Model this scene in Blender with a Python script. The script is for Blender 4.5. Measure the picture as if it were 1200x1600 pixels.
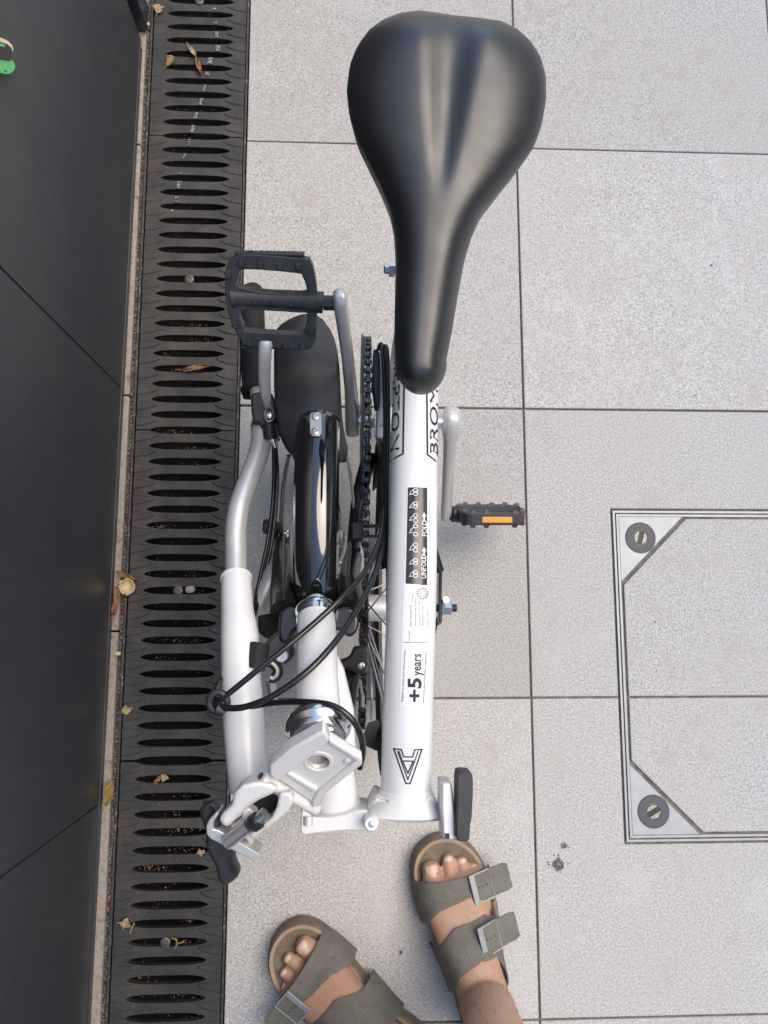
import bpy, bmesh, math, random
from mathutils import Vector, Matrix, Quaternion
random.seed(7)
for o in list(bpy.data.objects): bpy.data.objects.remove(o)
SC = bpy.context.scene
COL = SC.collection
R = math.radians

# ------------------------------------------------------------------ camera
# solved from the vanishing points of the 450 mm paving grid and of the wall seams
F, HC = 1186.0, 1.165
def _n(v): return v.normalized()
DOWN = _n(Vector((548-600, 965-800, F)))
YW = Vector((591-600, -7736-800, F)); YW = _n(YW - DOWN*YW.dot(DOWN))
ZW = -DOWN; XW = YW.cross(ZW)
cam = bpy.data.cameras.new('camera'); camo = bpy.data.objects.new('camera', cam); COL.objects.link(camo)
cx = Vector((XW.x, YW.x, ZW.x)); cy = -Vector((XW.y, YW.y, ZW.y)); cz = -Vector((XW.z, YW.z, ZW.z))
m = Matrix((cx, cy, cz)).transposed().to_4x4(); m.translation = (0, 0, HC)
camo.matrix_world = m
cam.sensor_fit = 'VERTICAL'; cam.sensor_height = 36; cam.lens = F/1600*36
cam.clip_start = 0.02; cam.clip_end = 500
SC.camera = camo
# ------------------------------------------------------------------ world, sun, exposure
SUN_EL, SUN_AZ = R(60), R(68)
W = bpy.data.worlds.new('World'); SC.world = W; W.use_nodes = True
nt = W.node_tree; bg = nt.nodes['Background']
sky = nt.nodes.new('ShaderNodeTexSky'); sky.sky_type = 'NISHITA'; sky.sun_disc = False
sky.sun_elevation = SUN_EL; sky.sun_rotation = SUN_AZ; sky.air_density = 1.0; sky.dust_density = 1.2; sky.ozone_density = 1.0
nt.links.new(sky.outputs[0], bg.inputs[0]); bg.inputs[1].default_value = 0.15
sl = bpy.data.lights.new('sun', 'SUN'); sl.energy = 1.5; sl.angle = R(52); sl.color = (1.0, 0.86, 0.66)
so = bpy.data.objects.new('sun', sl); COL.objects.link(so)
sd = Vector((math.sin(SUN_AZ)*math.cos(SUN_EL), math.cos(SUN_AZ)*math.cos(SUN_EL), math.sin(SUN_EL)))
so.rotation_euler = sd.to_track_quat('Z', 'Y').to_euler(); so.location = sd*5
vs = SC.view_settings; vs.view_transform = 'Standard'; vs.look = 'None'; vs.gamma = 1; vs.exposure = 1.10
SC.render.resolution_x = 768; SC.render.resolution_y = 1024

# ------------------------------------------------------------------ helpers
def P(px, py, z):
    w = XW*0
    d = Vector((px-600, py-800, F)); w = Vector((XW.dot(d), YW.dot(d), ZW.dot(d)))
    t = (HC-z)/-w.z
    return w*t + Vector((0, 0, HC))
def PX(px, py, z):                        # metres per photo pixel at that place
    d = Vector((px-600, py-800, F)); return (HC-z)/-ZW.dot(d)
def PPL(px, py, p0, n):                   # onto a tilted plane of the object
    d = Vector((px-600, py-800, F)); w = Vector((XW.dot(d), YW.dot(d), ZW.dot(d)))
    o = Vector((0, 0, HC)); t = (p0-o).dot(n)/w.dot(n); return o+w*t
WLOC = {}
def tag(o, label=None, cat=None, group=None, kind=None):
    if label: o['label'] = label
    if cat: o['category'] = cat
    if group: o['group'] = group
    if kind: o['kind'] = kind
    return o
def empty(name, loc, label=None, cat=None, group=None, kind=None, parent=None):
    o = bpy.data.objects.new(name, None); COL.objects.link(o); loc = Vector(loc)
    WLOC[o.name] = loc; o.empty_display_size = .05
    if parent: o.parent = parent; o.location = loc - WLOC[parent.name]
    else: o.location = loc
    return tag(o, label, cat, group, kind)
def mk(name, verts, faces, mat, parent=None, smooth=40, bevel=0, seg=2, recalc=True, origin=None):
    vs_ = [Vector(v) for v in verts]
    if origin is None:
        c = Vector((0, 0, 0))
        for v in vs_: c += v
        c /= len(vs_)
    else: c = Vector(origin)
    me = bpy.data.meshes.new(name)
    me.from_pydata([v-c for v in vs_], [], faces)
    if recalc:
        bm = bmesh.new(); bm.from_mesh(me); bmesh.ops.recalc_face_normals(bm, faces=bm.faces); bm.to_mesh(me); bm.free()
    if smooth:
        me.shade_smooth()
        if smooth < 180: me.set_sharp_from_angle(angle=R(smooth))
    o = bpy.data.objects.new(name, me); COL.objects.link(o); me.materials.append(mat)
    WLOC[o.name] = c
    if parent: o.parent = parent; o.location = c - WLOC[parent.name]
    else: o.location = c
    if bevel:
        b = o.modifiers.new('bevel', 'BEVEL'); b.width = bevel; b.segments = seg; b.limit_method = 'ANGLE'; b.angle_limit = R(35)
        b.harden_normals = False
    return o
def clone(src, name, loc, parent=None, rot=None):
    o = bpy.data.objects.new(name, src.data); COL.objects.link(o); loc = Vector(loc); WLOC[o.name] = loc
    for md in src.modifiers:
        if md.type == 'BEVEL':
            b = o.modifiers.new('bevel', 'BEVEL'); b.width = md.width; b.segments = md.segments; b.limit_method = 'ANGLE'; b.angle_limit = md.angle_limit
    if parent: o.parent = parent; o.location = loc - WLOC[parent.name]
    else: o.location = loc
    if rot: o.rotation_euler = rot
    return o
class G:                                   # geometry collector
    def __init__(s): s.v = []; s.f = []
    def add(s, v, f):
        b = len(s.v); s.v += [Vector(x) for x in v]; s.f += [tuple(i+b for i in q) for q in f]; return s
    def box(s, c, h, rot=None):
        c = Vector(c); M = rot or Matrix.Identity(3)
        v = [c + M @ Vector((x*h[0], y*h[1], z*h[2])) for x in (-1, 1) for y in (-1, 1) for z in (-1, 1)]
        return s.add(v, [(0,1,3,2),(4,6,7,5),(0,4,5,1),(2,3,7,6),(0,2,6,4),(1,5,7,3)])
    def tube(s, pts, r, seg=14, spl=0, cap=True, closed=False, ell=None):
        pts = [Vector(p) for p in pts]; n = len(pts)
        rr = list(r) if hasattr(r, '__len__') else [r]*n
        if spl:
            np_, nr = [], []
            rng = n if closed else n-1
            for i in range(rng):
                if closed: a, b, c, d = pts[(i-1) % n], pts[i], pts[(i+1) % n], pts[(i+2) % n]
                else: a, b, c, d = pts[max(i-1,0)], pts[i], pts[i+1], pts[min(i+2,n-1)]
                for k in range(spl):
                    t = k/spl; t2 = t*t; t3 = t2*t
                    np_.append(.5*((2*b)+(c-a)*t+(2*a-5*b+4*c-d)*t2+(3*b-a-3*c+d)*t3))
                    nr.append(rr[i]*(1-t)+rr[(i+1) % n]*t)
            if not closed: np_.append(pts[-1]); nr.append(rr[-1])
            pts, rr = np_, nr; n = len(pts)
        T = []
        for i in range(n):
            a = pts[(i-1) % n] if closed else pts[max(i-1,0)]
            b = pts[(i+1) % n] if closed else pts[min(i+1,n-1)]
            T.append((b-a).normalized())
        up = Vector((0,0,1)) if abs(T[0].z) < .9 else Vector((0,1,0))
        U = (up - T[0]*up.dot(T[0])).normalized(); v = []; f = []
        for i in range(n):
            if i:
                q = T[i-1].rotation_difference(T[i]); U = q @ U; U = (U - T[i]*U.dot(T[i])).normalized()
            V = T[i].cross(U); e = ell or (1,1)
            for k in range(seg):
                a = 2*math.pi*k/seg
                v.append(pts[i] + (U*math.cos(a)*e[0] + V*math.sin(a)*e[1])*rr[i])
        m_ = n if closed else n-1
        for i in range(m_):
            for k in range(seg):
                i2 = (i+1) % n; k2 = (k+1) % seg
                f.append((i*seg+k, i*seg+k2, i2*seg+k2, i2*seg+k))
        if cap and not closed:
            f.append(tuple(range(seg))); f.append(tuple(range((n-1)*seg, n*seg)))
        return s.add(v, f)
    def lathe(s, o, ax, prof, seg=24, cap=True):  # prof: list of (along, radius)
        o = Vector(o); ax = Vector(ax).normalized(); return s.tube_rings(o, ax, prof, seg, cap)
    def tube_rings(s, o, ax, prof, seg, cap):
        up = Vector((0,0,1)) if abs(ax.z) < .9 else Vector((0,1,0))
        U = (up-ax*up.dot(ax)).normalized(); V = ax.cross(U); v = []; f = []
        for (h, r) in prof:
            for k in range(seg):
                a = 2*math.pi*k/seg; v.append(o+ax*h+(U*math.cos(a)+V*math.sin(a))*r)
        for i in range(len(prof)-1):
            for k in range(seg):
                k2 = (k+1) % seg; f.append((i*seg+k, i*seg+k2, (i+1)*seg+k2, (i+1)*seg+k))
        if cap: f.append(tuple(range(seg))); f.append(tuple(range((len(prof)-1)*seg, len(prof)*seg)))
        return s.add(v, f)
    def prism(s, top, ext):                 # top: list of 3D points, ext: extrude vector
        n = len(top); ext = Vector(ext); v = [Vector(p) for p in top]; v += [p+ext for p in v]
        f = [tuple(range(n)), tuple(range(2*n-1, n-1, -1))]
        f += [(i, (i+1) % n, (i+1) % n+n, i+n) for i in range(n)]
        return s.add(v, f)
    def loft(s, rings, cap=True, closed=True):
        n = len(rings[0]); v = [p for r in rings for p in r]; f = []
        for i in range(len(rings)-1):
            for k in range(n if closed else n-1):
                k2 = (k+1) % n; f.append((i*n+k, i*n+k2, (i+1)*n+k2, (i+1)*n+k))
        if cap and closed: f.append(tuple(range(n))); f.append(tuple(range((len(rings)-1)*n, len(rings)*n)))
        return s.add(v, f)
    def holed(s, outer, holes, ext):        # prism with holes
        bm = bmesh.new(); ext = Vector(ext); es = []; loops = []
        for lp in [outer]+holes:
            vv = [bm.verts.new(Vector(p)) for p in lp]; loops.append(vv)
            es += [bm.edges.new((vv[i], vv[(i+1) % len(vv)])) for i in range(len(vv))]
        bmesh.ops.triangle_fill(bm, use_beauty=True, use_dissolve=False, edges=es)
        bm.verts.index_update()
        v = [w.co.copy() for w in bm.verts]; n = len(v); f = [tuple(w.index for w in q.verts) for q in bm.faces]
        f2 = [tuple(i+n for i in reversed(q)) for q in f]
        sd_ = []
        for lp in loops:
            idx = [w.index for w in lp]
            sd_ += [(idx[i], idx[(i+1) % len(idx)], idx[(i+1) % len(idx)]+n, idx[i]+n) for i in range(len(idx))]
        bm.free()
        return s.add(v+[p+ext for p in v], f+f2+sd_)
    def obj(s, name, mat, parent=None, **k): return mk(name, s.v, s.f, mat, parent, **k)
def circ(c, u, v, r, n=24, r2=None):
    return [Vector(c)+Vector(u)*math.cos(2*math.pi*k/n)*r+Vector(v)*math.sin(2*math.pi*k/n)*(r2 or r) for k in range(n)]
EX, EY, EZ = Vector((1,0,0)), Vector((0,1,0)), Vector((0,0,1))
def lerp(a, b, t): return a+(b-a)*t
def interp(tab, x):
    if x <= tab[0][0]: return tab[0][1]
    for (a, b), (c, d) in zip(tab, tab[1:]):
        if x <= c: return b+(d-b)*(x-a)/(c-a)
    return tab[-1][1]
def smooth_closed(pts, k=4):
    n = len(pts); out = []
    for i in range(n):
        a, b, c, d = [Vector(pts[(i+j) % n]) for j in (-1,0,1,2)]
        for q in range(k):
            t = q/k; t2 = t*t; t3 = t2*t
            out.append(.5*((2*b)+(c-a)*t+(2*a-5*b+4*c-d)*t2+(3*b-a-3*c+d)*t3))
    return out

# ------------------------------------------------------------------ materials
def mat(name, col, rough=.5, metal=0, bump=None, vary=None, coat=0, spec=.5, sss=0, dirt=None, vary2=None, rvar=None, streak=False):
    """bump=(scale, strength, dist) vary=(scale, colour2, lo, hi) dirt=(scale, colour, lo, hi)"""
    M = bpy.data.materials.new(name); M.use_nodes = True; t = M.node_tree; b = t.nodes['Principled BSDF']
    b.inputs['Base Color'].default_value = (*col, 1); b.inputs['Roughness'].default_value = rough
    b.inputs['Metallic'].default_value = metal; b.inputs['Specular IOR Level'].default_value = spec
    if coat: b.inputs['Coat Weight'].default_value = coat; b.inputs['Coat Roughness'].default_value = .04
    if sss:
        b.inputs['Subsurface Weight'].default_value = sss; b.inputs['Subsurface Radius'].default_value = (.008, .003, .0015); b.inputs['Subsurface Scale'].default_value = 1
    tc = t.nodes.new('ShaderNodeTexCoord'); geo = t.nodes.new('ShaderNodeNewGeometry')
    cur = None
    def noise(sc, det=4, ro=.6):
        n = t.nodes.new('ShaderNodeTexNoise'); n.inputs['Scale'].default_value = sc; n.inputs['Detail'].default_value = det; n.inputs['Roughness'].default_value = ro
        t.links.new(geo.outputs['Position'], n.inputs['Vector']); return n
    def mixin(cur, spec_):
        sc, c2, lo, hi = spec_[:4]
        n = noise(sc, spec_[4] if len(spec_) > 4 else 4)
        mr = t.nodes.new('ShaderNodeMapRange'); mr.inputs[1].default_value = lo; mr.inputs[2].default_value = hi
        t.links.new(n.outputs[0], mr.inputs[0])
        mx = t.nodes.new('ShaderNodeMix'); mx.data_type = 'RGBA'
        t.links.new(mr.outputs[0], mx.inputs[0])
        if cur is None: mx.inputs[6].default_value = (*col, 1)
        else: t.links.new(cur, mx.inputs[6])
        mx.inputs[7].default_value = (*c2, 1); return mx.outputs[2]
    for s_ in (vary, vary2, dirt):
        if s_: cur = mixin(cur, s_)
    if streak:                                # fine vertical rub marks and dust
        mp = t.nodes.new('ShaderNodeMapping'); mp.inputs['Scale'].default_value = (260,260,9); t.links.new(geo.outputs['Position'], mp.inputs['Vector'])
        n = t.nodes.new('ShaderNodeTexNoise'); n.inputs['Scale'].default_value = 1; n.inputs['Detail'].default_value = 3; t.links.new(mp.outputs[0], n.inputs['Vector'])
        mr = t.nodes.new('ShaderNodeMapRange'); mr.inputs[1].default_value = .62; mr.inputs[2].default_value = .78; mr.inputs[4].default_value = .28; t.links.new(n.outputs[0], mr.inputs[0])
        mx = t.nodes.new('ShaderNodeMix'); mx.data_type = 'RGBA'; t.links.new(mr.outputs[0], mx.inputs[0]); t.links.new(cur, mx.inputs[6]); mx.inputs[7].default_value = (.10,.105,.11,1); cur = mx.outputs[2]
    if cur is not None: t.links.new(cur, b.inputs['Base Color'])
    if rvar:
        n = noise(rvar[0], 3); mr = t.nodes.new('ShaderNodeMapRange'); mr.inputs[1].default_value = .3; mr.inputs[2].default_value = .7
        mr.inputs[3].default_value = rvar[1]; mr.inputs[4].default_value = rvar[2]
        t.links.new(n.outputs[0], mr.inputs[0]); t.links.new(mr.outputs[0], b.inputs['Roughness'])
    if bump:
        n = noise(bump[0], 4); bp = t.nodes.new('ShaderNodeBump'); bp.inputs['Strength'].default_value = bump[1]; bp.inputs['Distance'].default_value = bump[2]
        t.links.new(n.outputs[0], bp.inputs['Height']); t.links.new(bp.outputs[0], b.inputs['Normal'])
    return M
def stone(name, base, dark, light, tint):
    M = bpy.data.materials.new(name); M.use_nodes = True; t = M.node_tree; b = t.nodes['Principled BSDF']; L = t.links.new
    geo = t.nodes.new('ShaderNodeNewGeometry'); oi = t.nodes.new('ShaderNodeObjectInfo')
    def nz(sc, det, ro=.6):
        n = t.nodes.new('ShaderNodeTexNoise'); n.inputs['Scale'].default_value = sc; n.inputs['Detail'].default_value = det; n.inputs['Roughness'].default_value = ro
        L(geo.outputs['Position'], n.inputs['Vector']); return n
    def rng(src, lo, hi, a=0, c=1):
        q = t.nodes.new('ShaderNodeMapRange'); q.inputs[1].default_value = lo; q.inputs[2].default_value = hi; q.inputs[3].default_value = a; q.inputs[4].default_value = c
        L(src, q.inputs[0]); return q.outputs[0]
    def mix(f, a, c):
        q = t.nodes.new('ShaderNodeMix'); q.data_type = 'RGBA'; L(f, q.inputs[0])
        for s_, i in ((a, 6), (c, 7)):
            if isinstance(s_, tuple): q.inputs[i].default_value = (*s_, 1)
            else: L(s_, q.inputs[i])
        return q.outputs[2]
    n1 = nz(330, 3, .7); n2 = nz(520, 2, .5); n3 = nz(5, 4); n4 = nz(210, 2); n5 = nz(18, 5)
    c = mix(rng(n1.outputs[0], .34, .66), dark, light)
    c = mix(rng(n3.outputs[0], .3, .7, .22, .40), c, base)
    c = mix(rng(n2.outputs[0], .60, .68, 0, .75), c, (.085, .085, .09))
    c = mix(rng(n4.outputs[0], .66, .74, 0, .5), c, (.62, .61, .60))
    c = mix(rng(n3.outputs[0], .38, .70, 0, .35), c, tint)
    c = mix(rng(n5.outputs[0], .56, .74, 0, .5), c, (.35, .31, .27))
    n6 = nz(9, 6, .65); c = mix(rng(n6.outputs[0], .55, .75, 0, .30), c, (.64,.635,.63))
    hsv = t.nodes.new('ShaderNodeHueSaturation'); L(c, hsv.inputs['Color']); L(rng(oi.outputs['Random'], 0, 1, .91, 1.07), hsv.inputs['Value'])
    L(hsv.outputs[0], b.inputs['Base Color']); b.inputs['Roughness'].default_value = .82; b.inputs['Specular IOR Level'].default_value = .3
    bp = t.nodes.new('ShaderNodeBump'); bp.inputs['Strength'].default_value = .5; bp.inputs['Distance'].default_value = .0012
    L(n1.outputs[0], bp.inputs['Height']); L(bp.outputs[0], b.inputs['Normal'])
    return M
MT = dict(
 stone=stone('granite_paving', (.495,.482,.462), (.26,.252,.242), (.67,.66,.645), (.445,.42,.39)),
 mortar=mat('joint_grit', (.13,.12,.105), .95, bump=(400,.6,.002), vary=(60,(.26,.225,.18),.42,.7)),
 dirtm=mat('gap_dirt', (.045,.035,.027), .95, bump=(350,.8,.003), vary=(160,(.14,.11,.08),.5,.72)),
 edging=mat('edging_concrete', (.36,.31,.26), .9, bump=(400,.5,.001), vary=(220,(.22,.18,.15),.45,.7), dirt=(30,(.12,.09,.07),.62,.75)),
 grate=mat('grate_iron', (.028,.027,.027), .55, bump=(260,.4,.0012), vary=(22,(.062,.057,.053),.38,.75), dirt=(420,(.17,.15,.13),.66,.78), rvar=(30,.42,.7)),
 pit=mat('channel_dark', (.012,.011,.010), .95),
 rail=mat('channel_rail', (.06,.056,.054), .55, .3, bump=(300,.4,.001), vary=(140,(.26,.24,.22),.55,.72)),
 wall=mat('wall_coated_metal', (.028,.034,.044), .31, streak=True, bump=(900,.10,.0006), vary=(4,(.036,.040,.048),.3,.7), dirt=(170,(.16,.16,.16),.70,.735), rvar=(14,.30,.42)),
 wallseal=mat('wall_seal', (.012,.012,.013), .6, dirt=(260,(.10,.10,.10),.62,.75)),
 galv=mat('galvanised', (.31,.325,.335), .5, .35, bump=(60,.1,.002), vary=(45,(.36,.38,.39),.35,.7)),
 plug=mat('plug_rubber', (.075,.077,.085), .6, bump=(200,.3,.001)),
 screw=mat('weathered_screw', (.42,.39,.36), .6, .5, vary=(300,(.2,.17,.15),.4,.7)),
 boltg=mat('grate_bolt', (.12,.115,.11), .5, .6, bump=(500,.4,.001)),
 white=mat('white_frame_paint', (.75,.755,.76), .30, coat=.25, bump=(700,.03,.0004)),
 whitec=mat('white_casting_paint', (.72,.72,.715), .36, coat=.25, bump=(260,.25,.0007)),
 sticker=mat('white_sticker', (.80,.81,.82), .45, bump=(90,.05,.001)),
 stickerk=mat('black_sticker', (.035,.034,.034), .25, coat=.3),
 ink=mat('black_ink', (.012,.012,.013), .5),
 inkg=mat('grey_ink', (.16,.16,.17), .5),
 inkw=mat('white_ink', (.80,.80,.80), .5),
 saddle=mat('saddle_cover', (.012,.0125,.014), .42, spec=.9, bump=(900,.16,.0006), rvar=(30,.37,.46), dirt=(600,(.05,.05,.05),.73,.80)),
 plastic=mat('black_plastic', (.022,.023,.026), .48, bump=(800,.15,.0006), vary=(60,(.034,.035,.038),.4,.7)),
 pedal=mat('pedal_plastic', (.035,.037,.042), .5, bump=(500,.25,.0008), vary=(70,(.055,.057,.06),.4,.75)),
 rubber=mat('black_rubber', (.014,.014,.015), .75, bump=(300,.2,.001), dirt=(120,(.05,.048,.045),.6,.8)),
 flap=mat('mudflap_rubber', (.024,.025,.028), .45, bump=(420,.25,.0008), vary=(30,(.034,.035,.037),.4,.7)),
 gloss=mat('gloss_black', (.006,.0065,.008), .06, coat=1.0, spec=.9, bump=(500,.012,.0004), dirt=(500,(.2,.2,.2),.77,.80)),
 blackp=mat('black_frame_paint', (.010,.010,.011), .25, coat=.3, dirt=(420,(.16,.15,.14),.74,.79)),
 alu=mat('satin_aluminium', (.70,.70,.70), .40, .5, bump=(500,.08,.0006), vary=(40,(.62,.62,.62),.35,.7)),
 alud=mat('crank_alloy', (.66,.65,.63), .42, .45, bump=(400,.08,.0006)),
 chrome=mat('polished_steel', (.74,.73,.71), .12, 1.0, bump=(120,.03,.001), dirt=(260,(.3,.27,.24),.72,.8)),
 steel=mat('bolt_steel', (.60,.60,.60), .3, .95),
 chain=mat('oily_chain', (.16,.155,.15), .32, .95, vary=(300,(.03,.028,.026),.4,.6)),
 cable=mat('cable_sheath', (.012,.012,.014), .25, coat=.2),
 amber=mat('amber_reflector', (.80,.36,.015), .2, coat=.8, bump=(900,.8,.001)),
 plate=mat('bracket_plate', (.58,.54,.48), .4, .7),
 skin=mat('skin', (.47,.285,.19), .58, sss=.10, bump=(330,.6,.0010), vary2=(140,(.40,.20,.14),.52,.75), vary=(28,(.39,.215,.14),.4,.72), dirt=(9,(.50,.325,.235),.4,.7)),
 nail=mat('toenail', (.62,.44,.36), .42, coat=.15),
 suede=mat('olive_grey_suede', (.160,.154,.130), .95, spec=.15, bump=(900,.6,.0008), vary=(45,(.20,.193,.168),.35,.7), dirt=(500,(.11,.105,.088),.48,.75)),
 cork=mat('sole_side', (.20,.165,.12), .9, bump=(600,.5,.001), vary=(90,(.14,.115,.085),.4,.7)),
 lip=mat('footbed_lip', (.40,.30,.21), .85, bump=(500,.4,.0008), vary=(60,(.32,.235,.165),.4,.7)),
 footbed=mat('footbed_suede', (.26,.205,.16), .95, bump=(500,.4,.0008), vary=(24,(.17,.14,.125),.4,.68)),
 short=mat('charcoal_cloth', (.04,.042,.048), .9, bump=(700,.4,.001)),
 leafb=mat('dry_leaf_brown', (.30,.15,.065), .75, bump=(250,.5,.001), vary=(120,(.16,.075,.035),.4,.65)),
 leaft=mat('dry_leaf_tan', (.42,.31,.19), .8, bump=(250,.5,.001), vary=(120,(.28,.18,.10),.45,.7)),
 leafy=mat('leaf_yellow_green', (.27,.19,.06), .7, bump=(250,.5,.001), vary=(90,(.30,.13,.04),.45,.62), dirt=(70,(.16,.17,.05),.5,.65)),
 shell=mat('husk_cream', (.62,.52,.30), .6, vary=(140,(.42,.30,.12),.5,.7)),
 pebble=mat('pebble', (.42,.34,.27), .8, bump=(200,.4,.001)),
 green=mat('green_plastic', (.10,.56,.16), .45, coat=.2),
 tagk=mat('tag_dark', (.028,.026,.020), .5),
 cream=mat('tag_cream', (.72,.66,.46), .6),
 chalk=mat('chalk', (.30,.30,.30), .95, vary=(300,(.06,.06,.06),.42,.58)),
 stain=mat('ink_stain', (.085,.085,.10), .9, vary=(220,(.22,.22,.23),.45,.6)),
)
#@@STRUCT
# ================================================================== SETTING
JX, RY, S = .2735, .3295, .45            # one joint crossing and the slab pitch
g = G()
g.add([(-60,-60,-.06),(-.40,-60,-.06),(-.40,60,-.06),(-60,60,-.06),(-.176,-60,-.06),(60,-60,-.06),(60,60,-.06),(-.176,60,-.06)],[(0,1,2,3),(4,5,6,7)])
tag(g.obj('ground', MT['stone'], smooth=0, recalc=False), kind='structure')
pave = empty('pavement', (0,0,0), kind='structure')
g = G(); g.box((1.3, .05, -.0300), (1.474, 2.4, .0255)); g.obj('joint_filling', MT['mortar'], pave)
def slab_mesh(poly, name='paving_slab', tilt=None, mt='stone', parent=None, z=0):
    g = G(); g.prism([Vector((x,y,z)) for x,y in poly], (0,0,-.04))
    o = g.obj(name, MT[mt], parent or pave, smooth=0, bevel=.0016)
    return o
GAP = .0015
base = None
COVX, COVX2, COVY0, COVY1 = .4105, 1.0105, -.3300, .1660
for i in range(7):
    for j in range(-4, 5):
        x0 = JX - S + i*S; x1 = x0 + S; y0 = RY + (j-1)*S; y1 = y0 + S
        x0 += GAP; x1 -= GAP; y0 += GAP; y1 -= GAP
        dz = random.uniform(-.0009, .0009)
        hit = x1 > COVX and x0 < COVX2 and y1 > COVY0 and y0 < COVY1
        if not hit:
            loc = ((x0+x1)/2, (y0+y1)/2, dz-.02)
            if base is None:
                base = slab_mesh([(x0,y0),(x1,y0),(x1,y1),(x0,y1)])
                o = base; o.location = Vector(loc)
            else: o = clone(base, 'paving_slab', loc, pave)
            o.rotation_euler = (random.uniform(-.0015,.0015), random.uniform(-.0015,.0015), random.uniform(-.0018,.0018))
        else:
            m_ = .0035; a, b, c, d = COVX-m_, COVX2+m_, COVY0-m_, COVY1+m_
            # the slab is cut round the cover: an L or the mirrored L
            if x0 < a:
                if y1 > d: poly = [(x0,y0),(a,y0),(a,d),(x1,d),(x1,y1),(x0,y1)]
                else:      poly = [(x0,y0),(x1,y0),(x1,c),(a,c),(a,y1),(x0,y1)]
            else:
                if y1 > d: poly = [(x0,d),(b,d),(b,y0),(x1,y0),(x1,y1),(x0,y1)]
                else:      poly = [(x0,y0),(x1,y0),(x1,y1),(b,y1),(b,c),(x0,c)]
            slab_mesh(poly)
# spots on the slabs
def splat(name, px, py, r, n, parent, mt='stain', sat=0):
    g = G(); c = P(px, py, 0)
    pts = []
    for k in range(n):
        a = 2*math.pi*k/n; q = r*random.uniform(.55, 1.15); pts.append(c+Vector((math.cos(a)*q, math.sin(a)*q, .0016)))
    g.prism(smooth_closed(pts, 3), (0,0,-.0004))
    for _ in range(sat):
        a = random.uniform(0, 6.28); q = r*random.uniform(1.1, 1.9); d = r*random.uniform(.06,.16); cc = c+Vector((math.cos(a)*q, math.sin(a)*q, .0016))
        g.prism(circ(cc, EX, EY, d, 7), (0,0,-.0004))
    return g.obj(name, MT[mt], parent)
splat('ink_spot', 873, 1350, .0095, 13, pave, sat=7)
splat('ink_spot', 881, 1321, .0048, 9, pave, sat=3)
splat('ink_spot', 626, 1487, .003, 7, pave, sat=2)
splat('ink_spot', 1111, 415, .002, 7, pave)
splat('ink_spot', 1023, 972, .0018, 7, pave)

# ---- drainage channel
ch = empty('drain_channel', (-.258, 0, -.1), kind='structure')
g = G(); g.box((-.258, .05, -.125), (.088, 2.4, .005)); g.box((-.342,.05,-.075),(.004,2.4,.05)); g.box((-.178,.05,-.07),(.0015,2.4,.05)); g.obj('trough', MT['pit'], ch)
g = G(); g.box((-.1788, .05, -.0125), (.0017, 2.4, .0105)); g.obj('side_rail', MT['rail'], ch, bevel=.0006)
g = G(); g.box((-.3395, .05, -.0135), (.0017, 2.4, .0105)); g.obj('side_rail', MT['rail'], ch, bevel=.0006)
g = G(); g.box((-.3448, .05, -.022), (.0030, 2.4, .012)); g.obj('gap_dirt', MT['dirtm'], ch)
ed = empty('concrete_edging', (-.354, 0, -.02), kind='structure')
yb = [-2.35, -1.2, -.72, -.02, .345, .77, 1.3, 2.45]
for a, b in zip(yb, yb[1:]):
    g = G(); g.box((-.3625, (a+b)/2, -.022), (.0142, (b-a)/2-.0014, .02+random.uniform(-.001,.0006))); g.obj('edging_piece', MT['edging'], ed, bevel=.0015)
# grate segments of 0.4955 m, each with 20 bars; slots are the gaps between bars
SEG, NB = .4965, 20; PIT = SEG/NB; GX = -.258; GW = .0765
def slotw(x): 
    q = abs(x)/.0555
    return .0058*(1-q**4.5)**.65 if q < 1 else 0
xs = [.0555*math.sin(math.pi*(k/16-.5)) for k in range(17)]
def bar_mesh(trim0=0, trim1=0):
    low = [(-GW, trim0)] + [(x, max(slotw(x), trim0)) for x in xs] + [(GW, trim0)]
    hi = [(GW, PIT-trim1)] + [(x, PIT-max(slotw(x), trim1)) for x in reversed(xs)] + [(-GW, PIT-trim1)]
    g = G(); g.prism([Vector((x, y, -.0012)) for x, y in low+hi], (0,0,-.009))
    for sx in (-1, 1):                    # raised tongue at each end of the bar, flush with the top and sloping off
        top = [(.0765,.0075),(.064,.0095),(.054,.0120),(.0455,.0155),(.0465,.0175),(.056,.0187),(.066,.0195),(.0765,.0205)]
        bot = [(.0765,.0055),(.063,.0075),(.052,.0100),(.0425,.0150),(.0450,.0188),(.056,.0200),(.066,.0210),(.0765,.0222)]
        n = len(top); v = [Vector((sx*x, y, .0002)) for x, y in top] + [Vector((sx*x, y, -.0013)) for x, y in bot]
        f = [tuple(range(n))] + [(i, i+1, i+1+n, i+n) for i in range(n-1)]
        g.add(v, f)
    return g
proto = {}
ysegs = [.786+SEG, .786, .2893, -.2088, -.2088-SEG, -.2088-2*SEG]
seglab = ['black slotted drain grate, topmost one with the chalk streak starting', 'black slotted drain grate beside the pedal, with white chalk line and brown curled leaves',
  'black slotted drain grate beside the white handlepost, with a pebble on it', 'black slotted drain grate below the hinge clamp lever, nearest the sandals', 'black slotted drain grate at the bottom edge below the last bolt']
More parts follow.
